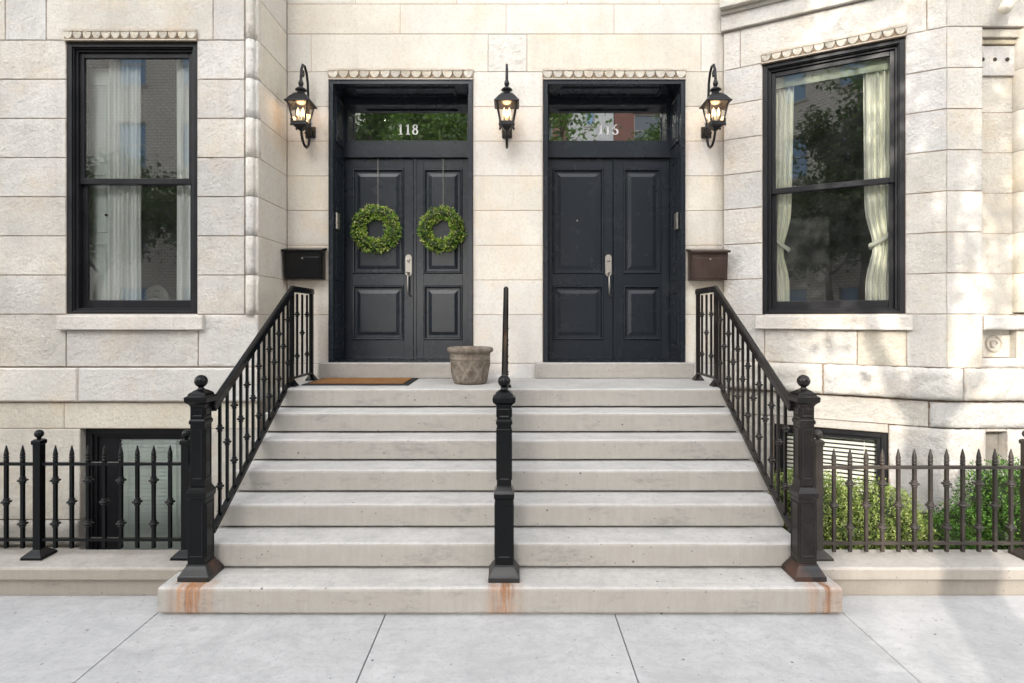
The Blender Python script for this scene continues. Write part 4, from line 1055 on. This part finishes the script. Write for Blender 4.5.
# ------------------------------------------------------------------ shrubs
def shrub(name, lab, cat, lobes, count, cols, ll, group=None):
    c0 = lobes[0][0]; t = thing(name, lab, cat, (c0[0], c0[1], .1), group); mb = MB(); core = MB()
    for (c, rx, ry, rz) in lobes:
        vs = []; sg = 14
        for j in range(8):
            ph = math.pi * (j + .5) / 8
            for k in range(sg):
                th = 2 * math.pi * k / sg; q = .66 + .16 * noise.noise(Vector((math.cos(th) * 2 + c[0] * 5, math.sin(th) * 2, ph * 2)))
                vs.append((c[0] + rx * q * math.sin(ph) * math.cos(th), c[1] + ry * q * math.sin(ph) * math.sin(th), max(.06, c[2] + rz * q * math.cos(ph))))
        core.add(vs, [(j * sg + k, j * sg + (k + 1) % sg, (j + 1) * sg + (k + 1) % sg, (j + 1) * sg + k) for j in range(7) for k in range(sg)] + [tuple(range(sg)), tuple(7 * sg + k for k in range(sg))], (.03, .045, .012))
    tot = sum(l[1] * l[3] for l in lobes)
    for (c, rx, ry, rz) in lobes:
        for k in range(int(count * rx * rz / tot)):
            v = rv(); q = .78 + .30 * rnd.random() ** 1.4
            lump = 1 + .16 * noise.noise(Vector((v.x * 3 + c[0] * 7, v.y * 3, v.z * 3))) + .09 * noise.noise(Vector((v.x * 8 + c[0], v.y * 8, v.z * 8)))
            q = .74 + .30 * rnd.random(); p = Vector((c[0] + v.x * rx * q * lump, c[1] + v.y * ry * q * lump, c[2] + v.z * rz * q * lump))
            if p.z < .05 or (v.y > .5 and rnd.random() < .7): continue
            d = v * .6 + rv() + Vector((0, 0, .35))
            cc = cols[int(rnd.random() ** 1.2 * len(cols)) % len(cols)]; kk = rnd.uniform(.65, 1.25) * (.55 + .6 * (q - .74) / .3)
            leaf(mb, p, d, rv(), ll * rnd.uniform(.7, 1.2), ll * rnd.uniform(.42, .62), tuple(x * kk for x in cc))
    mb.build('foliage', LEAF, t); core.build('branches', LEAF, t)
PALE = [(.34, .40, .12), (.26, .34, .09), (.44, .48, .20), (.17, .26, .06)]
DARK = [(.09, .20, .035), (.13, .27, .05), (.19, .34, .07), (.05, .12, .022)]
shrub('shrub', 'pale yellow green rounded shrub behind the fence below the basement window', 'shrub', [((2.45, 4.75, .30), .42, .36, .36), ((2.88, 4.66, .27), .38, .32, .32), ((2.66, 4.58, .20), .36, .26, .26), ((3.06, 4.56, .17), .22, .22, .22)], 26000, PALE, .024)
shrub('shrub', 'tall dark green clipped shrub at the right behind the fence', 'shrub', [((4.10, 4.80, .34), .40, .30, .38), ((4.55, 4.85, .34), .45, .30, .39), ((5.1, 4.85, .36), .45, .32, .42), ((4.02, 4.6, .2), .32, .25, .25)], 26000, DARK, .026)
shrub('shrub', 'low dark green shrub between the pale shrub and the clipped one', 'shrub', [((3.42, 4.62, .10), .22, .24, .20), ((3.66, 4.75, .16), .22, .22, .20)], 6500, DARK, .024)

# security lamp at the top right
t = thing('flood_light', 'cream round flood light on the bay wall at the top right corner', 'light', (X(1004, 5.1), 5.25, Z(5, 5.1)))
mb = MB(); A = Vector((X(1004.5, 5.08), 5.08, Z(9.5, 5.08))); B = Vector((X(1011, 5.18), 5.18, Z(-2, 5.18)))
mb.tube([A + (B - A) * k for k in (-.08, 0, .12, .2, .8, 1, 1.06)], [.03, .046, .052, .050, .056, .052, .03], 20, (1, 1, 1)); mb.build('housing', CAMW, t)
mb = MB(); mb.tube([B - (B - A) * .05, B + (B - A) * .25, B + Vector((.06, .06, .06)), (B.x + .10, 5.325, B.z + .05)], [.045, .042, .03, .045], 12); mb.build('bracket', BLACKBOX, t)

# ------------------------------------------------------------------ ground, pavement, street
def sheet(name, x0, x1, y0, y1, z, mat):
    mb = MB(); mb.add([(x0, y0, z), (x1, y0, z), (x1, y1, z), (x0, y1, z)], [(0, 1, 2, 3)]); return struct(mb.build(name, mat))
sheet('ground', -250, 250, -250, 250, -.61, EARTH)
mb = MB(); x = -2.283 - 1.4715 * 6; k = 0
while x < 11:
    for (ya, yb) in ((-4.0, -2.2), (-2.2, -.6), (-.6, .9), (.9, 2.45), (2.45, 3.978)):
        c = 1.0 + rnd.uniform(-.05, .03) + (.06 if 2.1 < x + .1 < 3.5 else 0)
        mb.box(x + .003, x + 1.4685, ya + .003, yb - .003, -.10, 0, (c, c, c))
    x += 1.4715; k += 1
pv = struct(mb.build('pavement', WALK, None, .004))
mb = MB(); mb.box(-11.5, 11, -4.0, 3.98, -.6, -.012); struct(mb.build('pavement_base', ASPHALT))
mb = MB(); mb.box(1.998, 9.0, 4.256, 6.0, -.6, .09); struct(mb.build('planting_bed', SOIL_AND_SHADE))
mb = MB(); mb.box(-60, 60, -14.0, -4.16, -.6, -.15); struct(mb.build('road', ASPHALT))
mb = MB(); mb.box(-60, 60, -4.155, -4.005, -.6, -.004); struct(mb.build('kerb', KERB))
mb = MB(); mb.box(-60, 60, -19.0, -14.005, -.6, 0); struct(mb.build('far_pavement', WALK))

# ------------------------------------------------------------------ across the street (seen only in the glass)
def facade(name, x0, x1, y, h, mat, lab, cols, floors, trim, wglass, wf=.45):
    t = thing(name, lab, 'building', ((x0 + x1) / 2, y, 0)); f = Fr(x1, y, -1, 0); W = x1 - x0
    mb = MB(); us = [0]; pitch = W / cols; fh = h / floors
    mb.fbox(f, 0, W, 0, h, -.35, -5)
    zz = 0
    for r in range(floors):
        z0 = r * fh; a, b = z0 + fh * .28, z0 + fh * .82
        mb.fbox(f, 0, W, z0, a, 0, -.3495); mb.fbox(f, 0, W, b, z0 + fh, 0, -.3495)
        for c in range(cols + 1):
            u0 = max(0, (c - .5 + wf / 2) * pitch) if c else 0; u1 = (c + .5 - wf / 2) * pitch if c < cols else W
            mb.fbox(f, u0, u1, a, b, 0, -.3495)
    mb.build('wall', mat, t)
    for r in range(floors):
        a, b = r * fh + fh * .28, r * fh + fh * .82
        for c in range(cols):
            u0, u1 = (c + .5 - wf / 2) * pitch, (c + .5 + wf / 2) * pitch
            mb = MB(); mb.frame(f, u0, u1, a, b, .07, -.12, -.345); mb.fbox(f, u0 + .07, u1 - .07, (a + b) / 2 - .03, (a + b) / 2 + .03, -.14, -.3); mb.fbox(f, u0 - .1, u1 + .1, a - .14, a, .08, .0005); w = mb.build('window', trim, t)
            mb = MB(); mb.fbox(f, u0 + .07, u1 - .07, a + .07, b - .07, -.2, -.22); mb.build('pane', wglass, w)
    mb = MB(); mb.fbox(f, -.2, W + .2, h, h + .5, .35, -.8); mb.build('cornice', trim, t)
BLUE = m_paint('sky_blue_glass', (.16, .30, .46), .15, .1, .8, (.1, .2, .3))
DARKG = m_paint('dark_far_glass', (.05, .06, .07), .15, .1, .6, (.08, .08, .08))
LIME = m_brick('far_limestone', (.82, .77, .67), (.74, .68, .58), (.22, .19, .15), 1.6)
BRK = m_brick('far_brick', (.26, .10, .07), (.20, .08, .055), (.3, .27, .24), 4.0)
PALEW = m_concrete('far_pale_render', (.68, .66, .62), pits=False)
TRIM = m_paint('far_trim', (.45, .42, .37), .7, .2, .3, (.3, .28, .25))
YB = -19.0
facade('apartment_building', -38, -8.4, YB, 21.5, LIME, 'tan stone apartment block reflected in the left window', 9, 5, TRIM, BLUE)
facade('apartment_building', -1.6, 3.05, YB, 13.5, BRK, 'narrow red brick house reflected at the left of the right transom', 2, 4, TRIM, DARKG, .35)
facade('apartment_building', 3.1, 5.65, YB, 15.5, PALEW, 'white rendered house reflected in the right transom', 1, 4, TRIM, BLUE, .2)
facade('apartment_building', 5.7, 30, YB, 14, BRK, 'wide red brick block across the street at the right', 6, 4, TRIM, DARKG)

def tree(lab, x, y, h, tr, crown, count, seed, ls=.16):
    rr = random.Random(seed); t = thing('street_tree', lab, 'tree', (x, y, -.05)); mb = MB(); fl = MB()
    th = h * .45
    pts = [(x + .12 * math.sin(k * .9 + seed), y + .1 * math.cos(k * 1.1 + seed), -.05 + th * k / 7) for k in range(8)]
    mb.tube(pts, [tr * (1.35 if k == 0 else 1 - .45 * k / 7) for k in range(8)], 12)
    top = Vector(pts[-1]); tips = []
    for b in range(9):
        a = b * 2.4 + rr.uniform(-.3, .3); el = rr.uniform(.35, 1.25); L = crown * rr.uniform(.75, 1.1)
        s = Vector(pts[5 + b % 3]); p = s.copy(); ln = [tuple(p)]; d = Vector((math.cos(a) * math.cos(el), math.sin(a) * math.cos(el), math.sin(el)))
        for k in range(6):
            d = (d + Vector((rr.uniform(-.25, .25), rr.uniform(-.25, .25), rr.uniform(-.05, .25)))).normalized(); p = p + d * L / 5; ln.append(tuple(p))
            if k > 1:
                tips.append(p.copy())
                d2 = (d + Vector((rr.uniform(-1, 1), rr.uniform(-1, 1), rr.uniform(-.4, .6)))).normalized(); e = p + d2 * L * .35
                mb.tube([tuple(p), tuple((p + e) / 2 + Vector((0, 0, .05))), tuple(e)], [.03, .022, .01], 5); tips.append(e)
        mb.tube(ln, [tr * .4 * (1 - k / 7.5) for k in range(7)], 7)
    mb.build('trunk', BARK, t)
    for k in range(count):
        c = tips[rr.randrange(len(tips))]; v = Vector((rr.gauss(0, 1), rr.gauss(0, 1), rr.gauss(0, .8))) * crown * .17
        p = c + v; dd = Vector((rr.uniform(-1, 1), rr.uniform(-1, 1), rr.uniform(-1, .4)))
        g = rr.uniform(.6, 1.3); col = ((.07, .13, .03), (.10, .17, .04), (.05, .10, .025))[k % 3]
        leaf(fl, p, dd, Vector((rr.uniform(-1, 1), rr.uniform(-1, 1), 1)), ls * rr.uniform(.7, 1.3), ls * .6, tuple(q * g for q in col))
    fl.build('crown', LEAF, t)
tree('street tree beside the near kerb whose shadow falls across the pavement', .42, -3.3, 16.5, .25, 2.8, 4200, 3)
tree('leafy street tree reflected in the left transom', -7.4, -14.9, 22, .2, 2.1, 7000, 5, .24)
tree('tall tree beyond the gap between the far houses', -6.2, -41, 40, .4, 4.6, 15000, 15, .5)
tree('broad tree beyond the gap between the far houses', -1.0, -43, 40, .4, 6, 14000, 17, .5)
tree('leafy street tree reflected at the right of the right transom', 7.6, -14.9, 22, .2, 2.2, 6000, 8, .24)
tree('slender tall tree beyond the gap near the tan block', -10.5, -41, 39, .3, 3.0, 9000, 19, .45)
tree('tall tree far beyond the gap between the houses', -14.0, -55, 47, .4, 5.5, 16000, 23, .5)
for k, (tx, hh) in enumerate(((-12.2, 12.5), (-8.6, 12), (-4.6, 11.5), (-18.5, 12))):
    tree(('low bushy street tree first from the gap on the far pavement', 'low bushy street tree second from the gap on the far pavement', 'low bushy street tree opposite the gap', 'low bushy street tree before the tan block')[k], tx, -14.6, hh, .2, 2.7, 8000, 31 + k, .24)
tree('slim street tree reflected in the left window', -13.5, -14.9, 11, .16, 2.2, 3500, 11, .2)

# ------------------------------------------------------------------ light, sky, camera
EL = 25.0; AZ = (-.38, -1.0)
l = math.hypot(*AZ); ax, ay = AZ[0] / l, AZ[1] / l
sd = Vector((ax * math.cos(R(EL)), ay * math.cos(R(EL)), math.sin(R(EL))))
sun = bpy.data.lights.new('Sun', 'SUN'); sun.energy = 4.3; sun.angle = R(.5); sun.color = (1, .93, .84)
so = bpy.data.objects.new('Sun', sun); COL.objects.link(so); so.rotation_euler = (-sd).to_track_quat('-Z', 'Y').to_euler(); so.location = (-5, -12, 14)
w = bpy.data.worlds.new('World'); S.world = w; w.use_nodes = True; nt = w.node_tree; nt.nodes.clear()
sky = nt.nodes.new('ShaderNodeTexSky'); sky.sky_type = 'NISHITA'; sky.sun_disc = False; sky.sun_elevation = R(EL); sky.sun_rotation = math.atan2(ax, ay)
sky.air_density = 1.0; sky.dust_density = 3.0; sky.ozone_density = 1.0
hs = nt.nodes.new('ShaderNodeHueSaturation'); hs.inputs['Saturation'].default_value = .19
bg = nt.nodes.new('ShaderNodeBackground'); bg.inputs['Strength'].default_value = .81
ow = nt.nodes.new('ShaderNodeOutputWorld')
nt.links.new(sky.outputs[0], hs.inputs['Color']); nt.links.new(hs.outputs[0], bg.inputs[0]); nt.links.new(bg.outputs[0], ow.inputs[0])

cam = bpy.data.cameras.new('Camera'); co = bpy.data.objects.new('Camera', cam); COL.objects.link(co); S.camera = co
co.location = (0, 0, 1.9); co.rotation_euler = (R(90), 0, 0)
cam.sensor_fit = 'HORIZONTAL'; cam.sensor_width = 36; cam.lens = 580 / 1024 * 36; cam.shift_y = -(341.5 - 318) / 1024; cam.clip_start = .05; cam.clip_end = 600
S.view_settings.view_transform = 'Standard'; S.view_settings.look = 'None'; S.view_settings.exposure = 0; S.view_settings.gamma = 1
S.cycles.use_denoising = True; S.cycles.max_bounces = 10; S.cycles.diffuse_bounces = 5; S.cycles.transparent_max_bounces = 16
S.cycles.caustics_reflective = False; S.cycles.caustics_refractive = False; S.cycles.sample_clamp_indirect = 8
